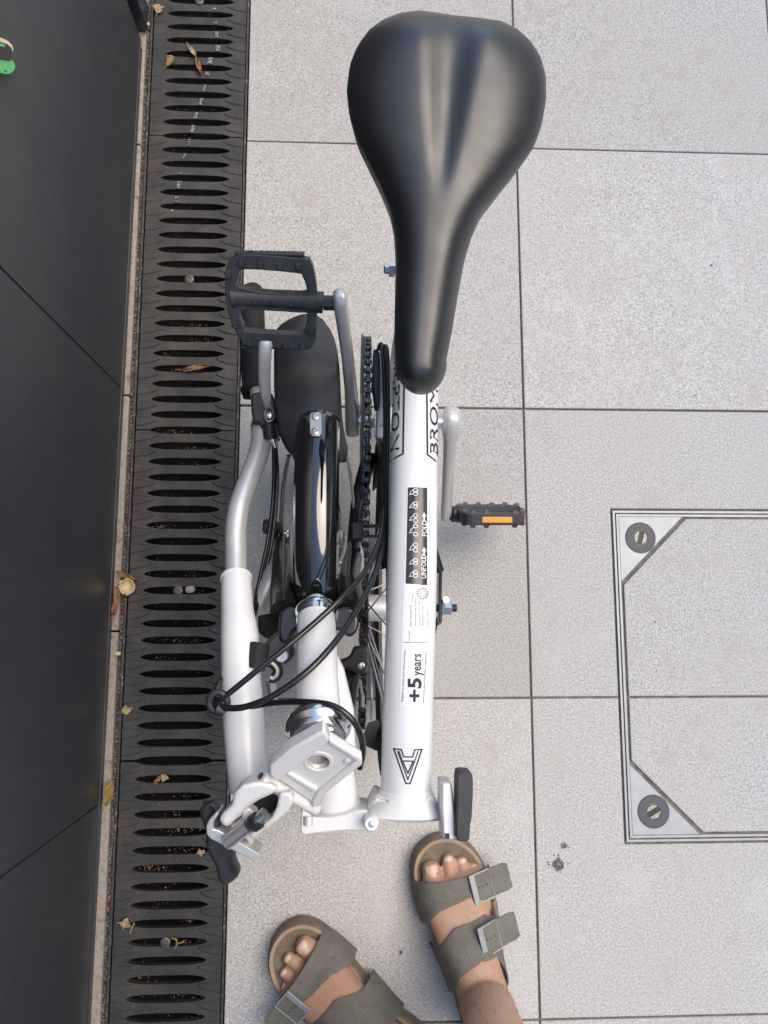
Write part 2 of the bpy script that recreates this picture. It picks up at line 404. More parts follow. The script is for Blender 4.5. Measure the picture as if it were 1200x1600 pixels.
for k in range(5):
    y1 = ysegs[k]; y0 = y1-SEG
    gr = empty('drain_grate', (GX, (y0+y1)/2, 0), seglab[k], 'drain grate', 'drain grates in the channel')
    for b in range(NB):
        key = 's' if b == 0 else 'e' if b == NB-1 else 'm'
        if key not in proto:
            g = bar_mesh(.0008 if key == 's' else 0, .0008 if key == 'e' else 0)
            proto[key] = g.obj('grate_bar', MT['grate'], gr, smooth=30, origin=(0,0,0)); o = proto[key]
        else: o = clone(proto[key], 'grate_bar', (0,0,0), gr)
        o.location = Vector((GX, y0+b*PIT, random.uniform(-.0002,.0002))) - WLOC[gr.name]
    by = (y0+y1)/2
    g = G(); c = Vector((GX-.003, by, -.002)); g.lathe(c, EZ, [(-.012,.0035),(0,.0035),(0,.0072),(.0022,.0072),(.0028,.0062),(.0028,.003),(.0018,.0026)], 20)
    bo = g.obj('bolt', MT['boltg'], gr)
# chalk streaks on the grate
chalk = [(335,12,341,80,5),(331,84,324,118,6),(323,122,317,150,3),(316,152,305,185,3.5),(304,188,296,222,4),(296,224,286,248,1.5),(282,270,276,318,4),(272,322,268,332,3)]
g = G()
for (x0_,y0_,x1_,y1_,w_) in chalk:
    n = 22
    for i in range(n):
        t0, t1 = i/n, (i+1.0)/n
        if random.random() < .05: continue
        a, b = P(lerp(x0_,x1_,t0), lerp(y0_,y1_,t0), 0), P(lerp(x0_,x1_,t1), lerp(y0_,y1_,t1), 0)
        yy = ((a.y+b.y)/2 - ysegs[1]) % PIT
        xr = a.x-GX
        if min(yy, PIT-yy) < slotw(xr)+.0008: continue
        w = w_*.001*random.uniform(.6,1.1)*.85
        g.prism([a+Vector((-w,0,.0004)), b+Vector((-w*.9,0,.0004)), b+Vector((w,0,.0004)), a+Vector((w*.8,0,.0004))], (0,0,-.0003))
grate2 = [o for o in bpy.data.objects if o.name.startswith('drain_grate')][1]
tag(g.obj('chalk_streak', MT['chalk'], grate2), kind='stuff')

# ---- dark metal-clad wall
wl = empty('metal_clad_wall', (-.37, 0, 0), 'dark grey coated metal panel wall along the drain', 'wall')
def wx(y): return -.3570 + (y-.0)*.0052 - .0012
def wpanel(y0, y1, z0=.0035, z1=1.3, proud=0):
    g = G()
    a, b = wx(y0)+proud, wx(y1)+proud
    v = [(a,y0,z0),(b,y1,z0),(b,y1,z1),(a,y0,z1)]
    g.prism([Vector(q) for q in v], (-.03,0,0)); return g
ws = [-2.117, -1.499, -.882, -.265, .352, .955]
for a, b in zip(ws, ws[1:]): wpanel(a+.0013, b-.0013).obj('wall_panel', MT['wall'], wl, bevel=.0009, smooth=0)
g = G(); g.box((-.405, .2, .645), (.012, 2.4, .645)); g.obj('backing', MT['wallseal'], wl)
for a in ws[1:5]:
    g = G(); g.box((wx(a)-.0055, a, .648), (.004, .00125, .645)); g.obj('seam_seal', MT['wallseal'], wl)
wpanel(-2.1, .94, .0, .0125, .0012).obj('base_trim', MT['wall'], wl, bevel=.0005, smooth=0)
# door post beyond the last panel
g = G(); g.box((-.3555, .994, .66), (.012, .022, .657)); g.obj('door_post', MT['wall'], wl, bevel=.002)
g = G(); g.box((-.378, 1.6, .655), (.012, .58, .652)); g.obj('door_leaf', MT['wall'], wl, bevel=.002)
g = G(); g.box((-.385,.05,1.312),(.034,2.4,.012)); g.obj('coping', MT['wall'], wl, bevel=.002)
# lumpy sealant bead in the lower seam
g = G()
for k in range(26):
    z = .012+k*.012; r = random.uniform(.0004,.0013)
    g.lathe((wx(-.265)+.0002, -.265+random.uniform(-.0018,.0018), z), EZ, [(-r,.0003),(-r*.5,r*.8),(0,r),(r*.6,r*.8),(r,.0003)], 8)
g.obj('sealant_bead', MT['wallseal'], wl)

# ---- access cover let into the paving
ac = empty('access_cover', (.71, -.082, 0), 'square recessed access cover with galvanised edge and paving inlay', 'access cover')
def ring(x0,x1,y0,y1,w,zt,zb,name,mt):
    g = G(); g.holed([Vector(q) for q in ((x0,y0,zt),(x1,y0,zt),(x1,y1,zt),(x0,y1,zt))], [[Vector(q) for q in ((x0+w,y0+w,zt),(x1-w,y0+w,zt),(x1-w,y1-w,zt),(x0+w,y1-w,zt))]], (0,0,zb-zt)); return g.obj(name, MT[mt], ac, smooth=0)
ring(COVX, COVX2, COVY0, COVY1, .0032, -.0002, -.03, 'frame', 'galv')
ring(COVX+.0055, COVX2-.0055, COVY0+.0055, COVY1-.0055, .0034, -.0006, -.03, 'cover_edge', 'galv')
g = G(); g.box(((COVX+COVX2)/2,(COVY0+COVY1)/2,-.0235),(.2985,.2465,.02)); g.obj('cover_tray', MT['mortar'], ac)
ix0, ix1, iy0, iy1 = COVX+.0125, COVX2-.0125, COVY0+.0125, COVY1-.0125; CH = .104; mid = RY-S
def inlay(poly): 
    g = G(); g.prism([Vector((x,y,.0004)) for x,y in poly], (0,0,-.03)); return g.obj('inlay_slab', MT['stone'], ac, smooth=0, bevel=.0018)
inlay([(ix0,mid+GAP),((JX+2*S)-GAP,mid+GAP),((JX+2*S)-GAP,iy1),(ix0+CH,iy1),(ix0,iy1-CH)])
inlay([(ix0,iy0+CH),(ix0+CH,iy0),((JX+2*S)-GAP,iy0),((JX+2*S)-GAP,mid-GAP),(ix0,mid-GAP)])
inlay([((JX+2*S)+GAP,mid+GAP),(ix1,mid+GAP),(ix1,iy1-CH),(ix1-CH,iy1),((JX+2*S)+GAP,iy1)]) if ix1-CH > JX+2*S+.02 else inlay([((JX+2*S)+GAP,mid+GAP),(ix1,mid+GAP),(ix1,iy1),((JX+2*S)+GAP,iy1)])
inlay([((JX+2*S)+GAP,iy0),(ix1-.0,iy0),(ix1,mid-GAP),((JX+2*S)+GAP,mid-GAP)])
for sy, yc in ((1, iy1), (-1, iy0)):
    e = .0034; a = ix0-e; b = yc+sy*e; L_ = CH-.0015
    g = G(); g.prism([Vector((a,b,-.0008)), Vector((a+L_,b,-.0008)), Vector((a,b-sy*L_,-.0008))], (0,0,-.01)); cp = g.obj('corner_plate', MT['galv'], ac, bevel=.0008)
    c = Vector((a+.0335, b-sy*.0335, -.0008))
    g = G(); g.lathe(c, EZ, [(-.004,.0245),(0.0002,.0245),(.0002,.0232),(.0007,.0228),(.0007,.0118),(-.003,.0105)], 36); rg = g.obj('plug_ring', MT['plug'], cp)
    g = G(); ang = R(75 if sy > 0 else 30); u = Vector((math.cos(ang), math.sin(ang), 0)); v = Vector((-u.y, u.x, 0)); cc = c+EZ*.0012
    for s in (-1, 1):
        arc = [cc + (u*math.sin(t)+v*s*math.cos(t))*.0100 for t in [R(-66+132*k/12) for k in range(13)]]
        g.prism(arc, (0,0,-.0006))
    sw = g.obj('slotted_screw', MT['screw'], cp); g = G(); g.prism(circ(c+EZ*.0005, EX, EY, .0112, 20), (0,0,-.0004)); g.obj('screw_recess', MT['ink'], cp)
# ================================================================== FOLDED BICYCLE
bike = empty('folding_bicycle', (.03, .05, 0), 'white folding bicycle, folded up, with black saddle and silver cranks', 'bicycle')
# ---- main tube, slightly arched, and everything printed on it
TR = .0235
axis_px = [(652,532,.381),(650,600,.402),(647,700,.425),(644.5,850,.443),(641,1000,.442),(637,1120,.434),(634,1245,.425)]
AX = [P(*q) for q in axis_px]
def spline(pts, k=12):
    out = []
    for i in range(len(pts)-1):
        a, b, c, d = pts[max(i-1,0)], pts[i], pts[i+1], pts[min(i+2,len(pts)-1)]
        for q in range(k):
            t = q/k; out.append(.5*((2*b)+(c-a)*t+(2*a-5*b+4*c-d)*t*t+(3*b-a-3*c+d)*t**3))
    return out+[pts[-1]]
AXD = spline(AX)
g = G(); g.tube(AXD, TR, seg=40); mt = g.obj('main_tube', MT['white'], bike)
def onframe(y):
    for a, b in zip(AXD, AXD[1:]):
        if b.y <= y <= a.y:
            t = (y-a.y)/(b.y-a.y); return a.lerp(b, t), (b-a).normalized()
    return (AXD[-1], (AXD[-1]-AXD[-2]).normalized()) if y < AXD[-1].y else (AXD[0], (AXD[1]-AXD[0]).normalized())
def ontube(px, py, off=.0003):
    z = .46; 
    for _ in range(6):
        p = P(px, py, z); a, T = onframe(p.y)
        side = Vector((-T.y, T.x, 0)).normalized(); up = side.cross(T); 
        if up.z < 0: up = -up
        if side.x < 0: side = -side
        s = max(-.995, min(.995, (p-a).dot(side)/TR)); c = math.sqrt(1-s*s); z = a.z+TR*c
    return a + (side*s + up*c)*(TR+off)
def decal(name, poly, mt_, parent, off=.0003, nx=10, ny=16):   # quad patch given by 4 photo corners
    (a,b,c,d) = [Vector((*q,0)) for q in poly]; v = []; f = []
    for j in range(ny+1):
        for i in range(nx+1):
            q = a.lerp(b, i/nx).lerp(d.lerp(c, i/nx), j/ny); v.append(ontube(q.x, q.y, off))
    for j in range(ny):
        for i in range(nx): f.append((j*(nx+1)+i, j*(nx+1)+i+1, (j+1)*(nx+1)+i+1, (j+1)*(nx+1)+i))
    o = mk(name, v, f, mt_, parent, smooth=180)
    return o
def text_pts(body, bold=0):
    cu = bpy.data.curves.new('t', 'FONT'); cu.body = body; cu.size = 1; cu.offset = bold; cu.resolution_u = 3
    ob = bpy.data.objects.new('t', cu); COL.objects.link(ob)
    bpy.context.view_layer.update()
    me = bpy.data.meshes.new_from_object(ob.evaluated_get(bpy.context.evaluated_depsgraph_get()))
    v = [w.co.copy() for w in me.vertices]; f = [tuple(p.vertices) for p in me.polygons]
    bpy.data.objects.remove(ob); bpy.data.meshes.remove(me)
    x0 = min(p.x for p in v); x1 = max(p.x for p in v); y0 = min(p.y for p in v); y1 = max(p.y for p in v)
    return [((p.x-x0)/(x1-x0), (p.y-y0)/(y1-y0)) for p in v], f
def text_on(body, x0, y0, length, height, mode, mt_, parent, bold=0, off=.0006, name='lettering', slant=0):
    """mode 'up': reads from bottom to top, letters' tops to the left; start (x0,y0) = first letter's baseline. 'down': reads downwards, tops to the right"""
    uv, f = text_pts(body, bold); v = []
    for (u, w) in uv:
        if mode == 'up': px, py = x0-w*height+slant*u, y0-u*length
        else: px, py = x0+w*height+slant*u, y0+u*length
        v.append(ontube(px, py, off))
    return mk(name, v, f, mt_, parent, smooth=0, recalc=False)
def stroke_on(pts, wpx, mt_, parent, closed=False, off=.0005, name='line'):
    n = len(pts); g = G(); P2 = [Vector((*q,0)) for q in pts]
    rng = n if closed else n-1
    for i in range(rng):
        a, b = P2[i], P2[(i+1) % n]; d = (b-a).normalized(); nn = Vector((-d.y, d.x, 0))*wpx/2; k = max(2, int((b-a).length/6)); aa = a-d*wpx*.4; bb = b+d*wpx*.4
        v = []
        for j in range(k+1):
            q = aa.lerp(bb, j/k)
            for s in (-1, 1): w = q+nn*s; v.append(ontube(w.x, w.y, off+i*.000004))
        g.add(v, [(2*j, 2*j+1, 2*j+3, 2*j+2) for j in range(k)])
    return g.obj(name, mt_, parent, smooth=0)
K = MT['ink']
text_on('BROMPTON', 612.5, 500, 210, 13.5, 'down', K, mt, name='brand_lettering', slant=-2)
text_on('BROMPTON', 684.0, 713, 205, 12.5, 'up', K, mt, name='brand_lettering', slant=-1)
stroke_on([(633,540),(631.5,600),(630,717),(611,724)], 2.4, K, mt, name='frame_line')
stroke_on([(664.5,540),(666,600),(667.5,717),(680,723)], 2.4, K, mt, name='frame_line')
# sticker: dark fold / unfold strip above a white warranty label
wl2 = decal('warranty_sticker', [(636,767),(676,767),(667.5,1099),(624.5,1097)], MT['sticker'], mt, .00025, 10, 40)
decal('fold_strip', [(637.5,769),(667,768),(667,913),(634,912)], MT['stickerk'], wl2, .0005, 10, 20)
IW = MT['inkw']
text_on('FOLD', 666, 841, 23, 7.5, 'up', IW, wl2, .012, .0009)
text_on('UNFOLD', 665, 903, 35, 7.5, 'up', IW, wl2, .012, .0009)
for yy in (812, 863): stroke_on([(662,yy+6),(662,yy)], 2.2, IW, wl2, off=.0009, name='arrow'); 
g = G()
for yy in (806, 857):
    g.add([ontube(658.5,yy+6,.00092), ontube(665.5,yy+6,.00092), ontube(662,yy,.00092)], [(0,1,2)])
g.obj('arrow_head', IW, wl2, smooth=0, recalc=False)
for k, yy in enumerate((776,796,815,833,858,879,897)):              # little folding-bicycle diagrams
    far = (5,5,9,14,9,5,5)[k]
    for cyy in (yy-far/2.4, yy+far/2.4):
        ringp = [(649+3.1*math.cos(a*math.pi/5), cyy+3.1*math.sin(a*math.pi/5)) for a in range(10)]
        stroke_on(ringp, 1.0, IW, wl2, True, .0009, 'diagram_wheel')
    stroke_on([(646,yy-4),(642,yy),(640,yy+4),(645,yy+3)], .9, IW, wl2, False, .0009, 'diagram_frame')
text_on('www.brompton.com/manualsandguides', 671.5, 858, 72, 2.6, 'up', MT['inkg'], wl2)
decal('label_rule', [(630,1001),(668,1001),(668,1001.8),(630,1001.8)], MT['inkg'], wl2, .0005, 8, 1)
ringp = [(660+9*math.cos(a*math.pi/9), 926+9*math.sin(a*math.pi/9)) for a in range(18)]
for a in range(18):
    stroke_on([ringp[a], (660+6.5*math.cos(a*math.pi/9), 926+6.5*math.sin(a*math.pi/9))], 1.3, MT['inkg'], wl2, False, .0005, 'seal_tick')
stroke_on([(660+4*math.cos(a*math.pi/5), 926+4*math.sin(a*math.pi/5)) for a in range(10)], .7, MT['inkg'], wl2, True, .0005, 'seal_ring')
text_on('BIKE REGISTER', 643.5, 977, 34, 2.4, 'up', MT['inkg'], wl2)
text_on('Registrieren Sie Ihr Rad', 651, 975, 41, 3.0, 'up', K, wl2)
text_on('Enregistrer votre velo', 656.5, 975, 38, 3.0, 'up', K, wl2)
text_on('Zarejestruj rower', 662, 975, 32, 3.0, 'up', K, wl2)
text_on('C012 3011 1', 669, 975, 28, 2.6, 'up', MT['inkg'], wl2)
text_on('SCAN HERE', 641, 999, 16, 2.2, 'up', MT['inkg'], wl2)
text_on('MODEL', 646, 938, 12, 2.2, 'up', MT['inkg'], wl2)
text_on('+5', 658.5, 1091, 37, 21, 'up', K, wl2, .03)
text_on('years', 662, 1051, 33, 14, 'up', K, wl2, .018)
text_on('Register to extend your frame warranty', 631, 1091, 78, 3.8, 'up', K, wl2, 0, .0006, 'lettering', 4)
text_on('www.brompton.com/bike-registration', 663, 1093, 78, 3.2, 'up', K, wl2, 0, .0006, 'lettering', 4)
# V-shaped line emblem near the hinge
em = stroke_on([(616,1166),(627.5,1166.5),(631,1177.5),(645,1177.5),(648,1166.5),(659,1166),(641,1219),(634.5,1219)], 2.0, K, mt, True, .0005, 'emblem')
stroke_on([(622,1169.5),(637.5,1213),(653,1169.5)], 1.7, K, em, False, .0005, 'emblem_line')
stroke_on([(629.5,1184),(645.5,1184),(637.5,1203)], 2.0, K, em, True, .0005, 'emblem_line')
stroke_on([(624,1169.5),(628.5,1182)], 1.4, K, em, False, .0005, 'emblem_line')

# ---- main hinge: rear half on the main tube
def rrect(c, u, v, hw, hh, n=40, p=5):
    out = []
    for k in range(n):
        a = 2*math.pi*k/n; ca, sa = math.cos(a), math.sin(a)
        out.append(c+u*hw*math.copysign(abs(ca)**(2/p), ca)+v*hh*math.copysign(abs(sa)**(2/p), sa))
    return out
Tm = (AXD[-1]-AXD[-2]).normalized(); Um = Vector((-Tm.y, Tm.x, 0)).normalized(); Vm = Um.cross(Tm); e0 = AXD[-1]
if Um.x < 0: Um = -Um
if Vm.z < 0: Vm = -Vm
mm = PX(634,1260,.44)
g = G(); g.loft([rrect(e0+Tm*(-.009), Um, Vm, TR*1.03, TR*1.03, p=2), rrect(e0+Tm*(-.004), Um, Vm, TR*1.12, TR*1.10, p=2), rrect(e0+Tm*.004, Um, Vm, TR*1.26, TR*1.14, p=2.4), rrect(e0+Tm*.012, Um, Vm, TR*1.5, TR*1.16, p=3)])
hr = g.obj('hinge_casting', MT['whitec'], bike, smooth=35, bevel=.0010)
rpl = [(573,1267),(581,1252),(588,1240),(596,1246),(603,1252),(622,1257),(648,1257),(664,1251),(672,1243),(680,1247),(691.5,1272),(691.5,1283),(670,1284.5),(648,1286.5),(620,1285.5),(593,1279),(580,1275)]
g = G(); g.prism([P(x,y,.4475-max(0,602-x)*.0007-max(0,x-668)*.0005-max(0,y-1262)*.0004) for x,y in rpl], (0,0,-.045)); g.obj('hinge_plate', MT['whitec'], hr, bevel=.0026, seg=3, smooth=30)
hr['label'] = 'white rear half of the main hinge'
kx = P(581,1292.5,.462)
def knuckle(c, r, z0, z1, parent, pin=True):
    g = G(); c0 = Vector((c.x, c.y, z0)); g.lathe(c0, EZ, [(0,r*.9),(0.001,r),(z1-z0-.0015,r),(z1-z0,r*.85)], 28); k = g.obj('hinge_knuckle', MT['whitec'], parent)
    if pin:
        g = G(); g.lathe(Vector((c.x,c.y,z1-.004)), EZ, [(0,r*.45),(.0042,r*.45),(.0052,r*.36),(.0055,.0001)], 20); g.obj('hinge_pin', MT['steel'], k)
    return k
rk = 12*PX(581,1292,.46)
knuckle(kx, rk, .425, .452, bike); knuckle(kx, rk*.97, .385, .424, bike, False)
# clamp plate, bolt and lever on the right side
cz_ = .462
g = G(); cp_px = [(689.5,1222.5),(705.5,1222.5),(708.5,1240),(713.5,1296),(711.5,1314),(692,1314),(691,1298),(689,1262)]
g.prism([P(x,y,cz_) for x,y in cp_px], (0,0,-.030)); cpl = g.obj('hinge_clamp', MT['alu'], bike, bevel=.0022, seg=3)
g = G(); b0 = P(685,1262,.445); b1 = P(720,1263,.445); g.tube([b0,b1], .0045, 16); g.obj('clamp_bolt', MT['steel'], bike)
g = G(); g.box(P(699,1306.5,.4628), (.0018,.0022,.0006)); g.obj('clamp_slot', MT['ink'], cpl)
lv = smooth_closed([(Vector((x,y,0))) for x,y in [(715,1212),(719,1206.5),(733,1206.5),(738.5,1212),(739,1240),(737,1278),(734.5,1290),(734,1306),(731,1314),(717,1314),(713.5,1308),(713,1290),(714,1260),(714,1235)]], 3)
g = G(); g.prism([P(q.x,q.y,.472) for q in lv], (0,0,-.022)); hl = g.obj('hinge_lever', MT['plastic'], bike, bevel=.003, seg=3)

# ---- front half: stub tube, head tube, hinge half
s0, s1 = P(527,1262,.40), P(507,1128,.425)
g = G(); g.tube([s0, s0.lerp(s1,.5), s1], .0215, 32); g.obj('front_tube', MT['white'], bike)
Ts = (s0-s1).normalized(); Us = Vector((-Ts.y, Ts.x, 0)).normalized(); Vs = Us.cross(Ts)
if Us.x < 0: Us = -Us
if Vs.z < 0: Vs = -Vs
g = G(); g.loft([rrect(s0-Ts*.006, Us, Vs, .0222, .0222, p=2), rrect(s0-Ts*.002, Us, Vs, .0240, .0236, p=2), rrect(s0+Ts*.008, Us, Vs, .0275, .025, p=2.6)])
hf = g.obj('hinge_casting', MT['whitec'], bike, smooth=35, bevel=.0010); hf['label'] = 'white front half of the main hinge'
fpl = [(471,1265),(476,1263),(489,1277),(515,1277),(540,1273),(558,1266),(572,1266),(584,1273),(591,1281),(589,1299),(568,1298.5),(541,1298),(516,1300),(473,1305),(469.5,1299)]
g = G(); g.prism([P(x,y,.432) for x,y in fpl], (0,0,-.052)); g.obj('hinge_plate', MT['whitec'], hf, bevel=.0024, seg=3, smooth=30)
g = G(); g.lathe(P(482,1281,.43), EY, [(-.004,.0052),(.004,.0052)], 20); g.obj('hinge_socket', MT['alud'], hf)
hb, ht = P(494,968,.452), P(497,1128,.530)
ha = (ht-hb).normalized()
g = G(); g.tube([hb, hb.lerp(ht,.06), hb.lerp(ht,.9), ht], [.0172,.0178,.0184,.0196], 36); hd = g.obj('head_tube', MT['white'], bike)
g = G(); gus = [(520,1010),(537,1045),(553,1110),(556,1170),(548,1210),(515,1150),(505,1060)]
g.prism([P(x,y,.435) for x,y in gus], (0,0,-.03)); g.obj('gusset', MT['white'], bike, bevel=.010, seg=4)
g = G(); rb = [(479,1030),(496,1030),(494,1092),(478,1092)]
g.prism([P(x,y,.528-(1092-y)*.0004) for x,y in rb], ha.cross(EX)*-.0 + Vector((0,0,-.02))); rs = g.obj('reinforcement', MT['white'], hd, bevel=.002)
g = G(); g.lathe(P(489,1080,.525), (0,-.45,.9), [(0,.0042),(.003,.0042),(.0034,.003)], 16); g.obj('screw', MT['steel'], rs)
# lower ring and crown
g = G(); g.lathe(hb-ha*.012, ha, [(0,.0185),(.002,.0205),(.006,.021),(.009,.0198),(.0125,.0186)], 36); g.obj('lower_headset', MT['chrome'], bike, smooth=50)
# headset cup and nut
hc = ht - ha*.004
g = G(); g.lathe(hc, ha, [(0,.0190),(.002,.0238),(.006,.0266),(.0095,.0270),(.0120,.0262),(.0135,.0240),(.0150,.0232),(.0185,.0228),(.0205,.0212),(.0212,.0180),(.021,.015)], 48); g.obj('headset_cup', MT['chrome'], bike, smooth=60)
g = G(); u = ha.cross(EX).normalized(); w = ha.cross(u)
hexr = lambda h, r: [hc+ha*h+(u*math.cos(k*math.pi/4)+w*math.sin(k*math.pi/4))*r for k in range(8)]
g.loft([hexr(.018,.0178), hexr(.034,.0178), hexr(.036,.0160)]); g.obj('locknut', MT['chrome'], bike, smooth=20, bevel=.0008)
g = G(); g.tube([ht, ht+ha*.028], .0125, 24); g.obj('steerer', MT['steel'], bike)

# ---- handlepost hinge: fixed plate on the steerer
pn = ha; p0 = ht + ha*.034
Q = lambda x, y, h=0: PPL(x, y, p0+pn*h, pn)
outer = [(506.7,1143),(515,1156),(565.8,1187.5),(565.5,1196),(552,1205),(508,1239),(497.5,1259),(488,1262),(482,1250),(448,1226),(428,1214),(421,1200),(455,1172),(500,1149)]
hole = [(497.5+17*math.cos(a*math.pi/12), 1192+11.8*math.sin(a*math.pi/12)) for a in range(24)]
g = G(); g.holed([Q(*q) for q in outer], [[Q(*q) for q in hole]], -pn*.009); hp = g.obj('handlepost_plate', MT['whitec'], bike, bevel=.0010, smooth=30)
rim = [(506.7,1142,),(515,1156),(512,1163),(449,1211),(446,1216),(432,1222),(421,1212),(421,1199),(455,1171)]
g = G(); g.prism([Q(x,y,.006) for x,y in rim], -pn*.012); g.obj('plate_rim', MT['whitec'], hp, bevel=.0020, seg=3)
rim2 = [(515,1156),(566,1187),(566,1195),(508,1241),(498,1261),(487,1262),(489,1252),(498,1237),(534,1208),(555,1189),(546,1182),(513,1162)]
g = G(); g.prism([Q(x,y,.0028) for x,y in rim2], -pn*.008); g.obj('plate_rim', MT['whitec'], hp, bevel=.0012)
rim3 = [(447,1211),(451,1208),(497,1235),(491,1240),]
g = G(); g.prism([Q(x,y,.0028) for x,y in rim3], -pn*.006); g.obj('plate_rim', MT['whitec'], hp, bevel=.0012)
g = G(); ring1 = [Q(497.5+23*math.cos(a*math.pi/16), 1192+16.5*math.sin(a*math.pi/16), .0008) for a in range(32)]; ring2 = [Q(497.5+17.2*math.cos(a*math.pi/16), 1192+12*math.sin(a*math.pi/16), .0008) for a in range(32)]
g.holed(ring1, [ring2], -pn*.002); g.obj('hole_boss', MT['whitec'], hp, bevel=.0004)
g = G(); hc1 = Q(497.5,1192)
hu = (Q(520,1192)-hc1).normalized(); hv = pn.cross(hu)
g.loft([circ(hc1-pn*.001, hu, hv, 17*PX(497,1192,.575)), circ(hc1-pn*.022, hu, hv, 16.5*PX(497,1192,.575))], cap=False); g.prism(circ(hc1-pn*.0185, hu, hv, 16.4*PX(497,1192,.575)), -pn*.002); g.obj('steerer_bore', MT['alud'], hp)
g = G(); g.lathe(Q(543,1189,.001), pn, [(0,.0026),(.0008,.0026),(.001,.0018)], 16); g.obj('cast_dot', MT['whitec'], hp)
# hinge barrel
b0, b1 = Q(414,1216,-.003), Q(490,1262,-.003); bd = (b1-b0).normalized(); bl = (b1-b0).length; br = 11.5*PX(450,1240,.55)
g = G(); g.lathe(b0, bd, [(-.004,br*.9),(-.003,br),(bl*.30,br),(bl*.305,br*.93)], 28); k1 = g.obj('hinge_knuckle', MT['whitec'], hp)
g = G(); g.lathe(b0+bd*bl*.31, bd, [(0,br*.93),(.0005,br*.98),(bl*.50,br*.98),(bl*.505,br*.93)], 28); k2 = g.obj('hinge_knuckle', MT['whitec'], bike)
g = G(); g.lathe(b0+bd*bl*.82, bd, [(0,br*.93),(.0005,br*1.02),(bl*.22,br*1.02),(bl*.24,br*.9)], 28); g.obj('hinge_knuckle', MT['whitec'], hp)
g = G(); g.lathe(b0-bd*.005, bd, [(0,br*.5),(.003,br*.5)], 18); g.obj('hinge_pin', MT['steel'], k1)

# ---- handlepost (folded down) with its hinge half, clamp and lever
post = [P(392,1236,.468),(P(386,1180,.462)),P(379,1100,.452),P(375,1000,.432),P(371,955,.415),P(369,905,.392)]
g = G(); g.tube(post, [.0187,.0187,.0187,.0180,.0158,.0150], 36, 6); po = g.obj('handlepost', MT['white'], bike)
c = post[-1]; d = (post[-1]-post[-2]).normalized()
g = G(); g.lathe(c-d*.001, d, [(0,.0152),(.0005,.0160),(.003,.0160),(.0035,.0150),(.0035,.0125)], 36, False); g.obj('post_collar', MT['white'], po)
zb = .536
def zp(x, y): return zb - (y-1250)*.00034
A = lambda pts, dz=0: [P(x, y, zp(x,y)+dz) for x, y in pts]
larm = [(404,1222),(424,1226),(436,1234),(424.5,1242),(405,1251),(389,1261),(373,1276),(360,1290),(352.5,1296),(340,1282),(349.5,1269),(361.5,1257),(366,1238),(380,1226)]
g = G(); g.prism(A(larm), (0,0,-.042)); hh = g.obj('handlepost_hinge', MT['whitec'], bike, bevel=.004, seg=3)
rarm = [(436,1240),(452,1238),(460,1250),(451.5,1268),(435,1283),(415.5,1297),(394.5,1313),(387,1305),(408,1291),(424,1278),(432,1262)]
g = G(); g.prism(A(rarm,-.002), (0,0,-.038)); g.obj('hinge_fork_arm', MT['whitec'], hh, bevel=.003, seg=3)
flo = [(356,1292),(430,1238),(438,1262),(392,1308)]
g = G(); g.prism(A(flo,-.030), (0,0,-.012)); g.obj('hinge_floor', MT['whitec'], hh, bevel=.002)
cav = smooth_closed([Vector((x,y,0)) for x,y in [(392,1260),(412,1244),(428,1242),(436,1252),(428,1266),(418,1272),(402,1266)]], 3)
g = G(); g.prism(A([(q.x,q.y) for q in cav],-.0285), (0,0,-.004)); g.obj('hinge_cavity_shade', MT['ink'], hh)  # black sheet above the white floor, paints in the shade of the cavity
blk = [(378,1268),(388,1262),(398,1270),(402,1282),(410,1284),(404,1294),(392,1298),(388,1288),(376,1282)]
g = G(); g.prism(A(blk,-.008), (0,0,-.02)); g.obj('wedge_block', MT['whitec'], hh, bevel=.003, seg=3)
g = G(); g.tube([P(414,1270,.532),P(404,1280,.53)], [.0047,.0047], 18); g.obj('clamp_bolt_end', MT['steel'], hh)
g = G(); g.lathe(P(404,1281,.53), (P(350,1318,.52)-P(404,1281,.53)), [(0.0,.0070),(.006,.0070)], 20); g.obj('bolt_collar', MT['ink'], hh)
bpts = [P(388,1290,.527),P(352,1318,.522)]; bdir = (bpts[1]-bpts[0]); bl_ = bdir.length; prof = []
for k in range(24): prof += [(bl_*k/24, .0060),(bl_*(k+.5)/24, .0052)]
g = G(); g.lathe(bpts[0], bdir, prof, 20); g.obj('clamp_bolt', MT['steel'], hh)
ends = [(377,1306),(386,1300),(396,1313),(394,1322),(388,1318)]
g = G(); g.prism(A(ends,-.012), (0,0,-.012)); g.obj('clamp_jaw', MT['alud'], hh, bevel=.002)
cl = [(321.8,1290.5),(327,1280),(337.5,1269.5),(341,1272),(333,1285),(332,1296),(340.5,1297),(406,1335),(405,1340),(395,1345),(329,1311),(322.5,1304)]
g = G(); g.prism(A(cl,.0), (0,0,-.030)); hcl = g.obj('handlepost_clamp', MT['alu'], bike, bevel=.0030, seg=3)
lev = smooth_closed([Vector((x,y,0)) for x,y in [(310.5,1270),(315,1261),(324,1256.5),(335,1258),(341,1270),(342,1290),(350,1312),(360,1322),(365,1335),(367,1348),(373,1361),(371,1371),(360,1381),(348,1384),(340,1375),(336,1356),(328,1341),(320.5,1323),(320,1305),(316,1288)]], 3)
g = G(); g.prism(A([(q.x,q.y) for q in lev],-.007), (0,0,-.016)); hle = g.obj('handlepost_lever', MT['plastic'], bike, bevel=.0042, seg=4)
rc = smooth_closed([Vector((x,y,0)) for x,y in [(356,1338),(362,1340),(366,1352),(370,1361),(366,1367),(360,1364),(356,1350)]], 3)
g = G(); g.prism(A([(q.x,q.y) for q in rc],-.0066), (0,0,-.002)); g.obj('lever_shade_patch', MT['ink'], hle)  # black patch on the lever top, its colour stands for shade in a hollow
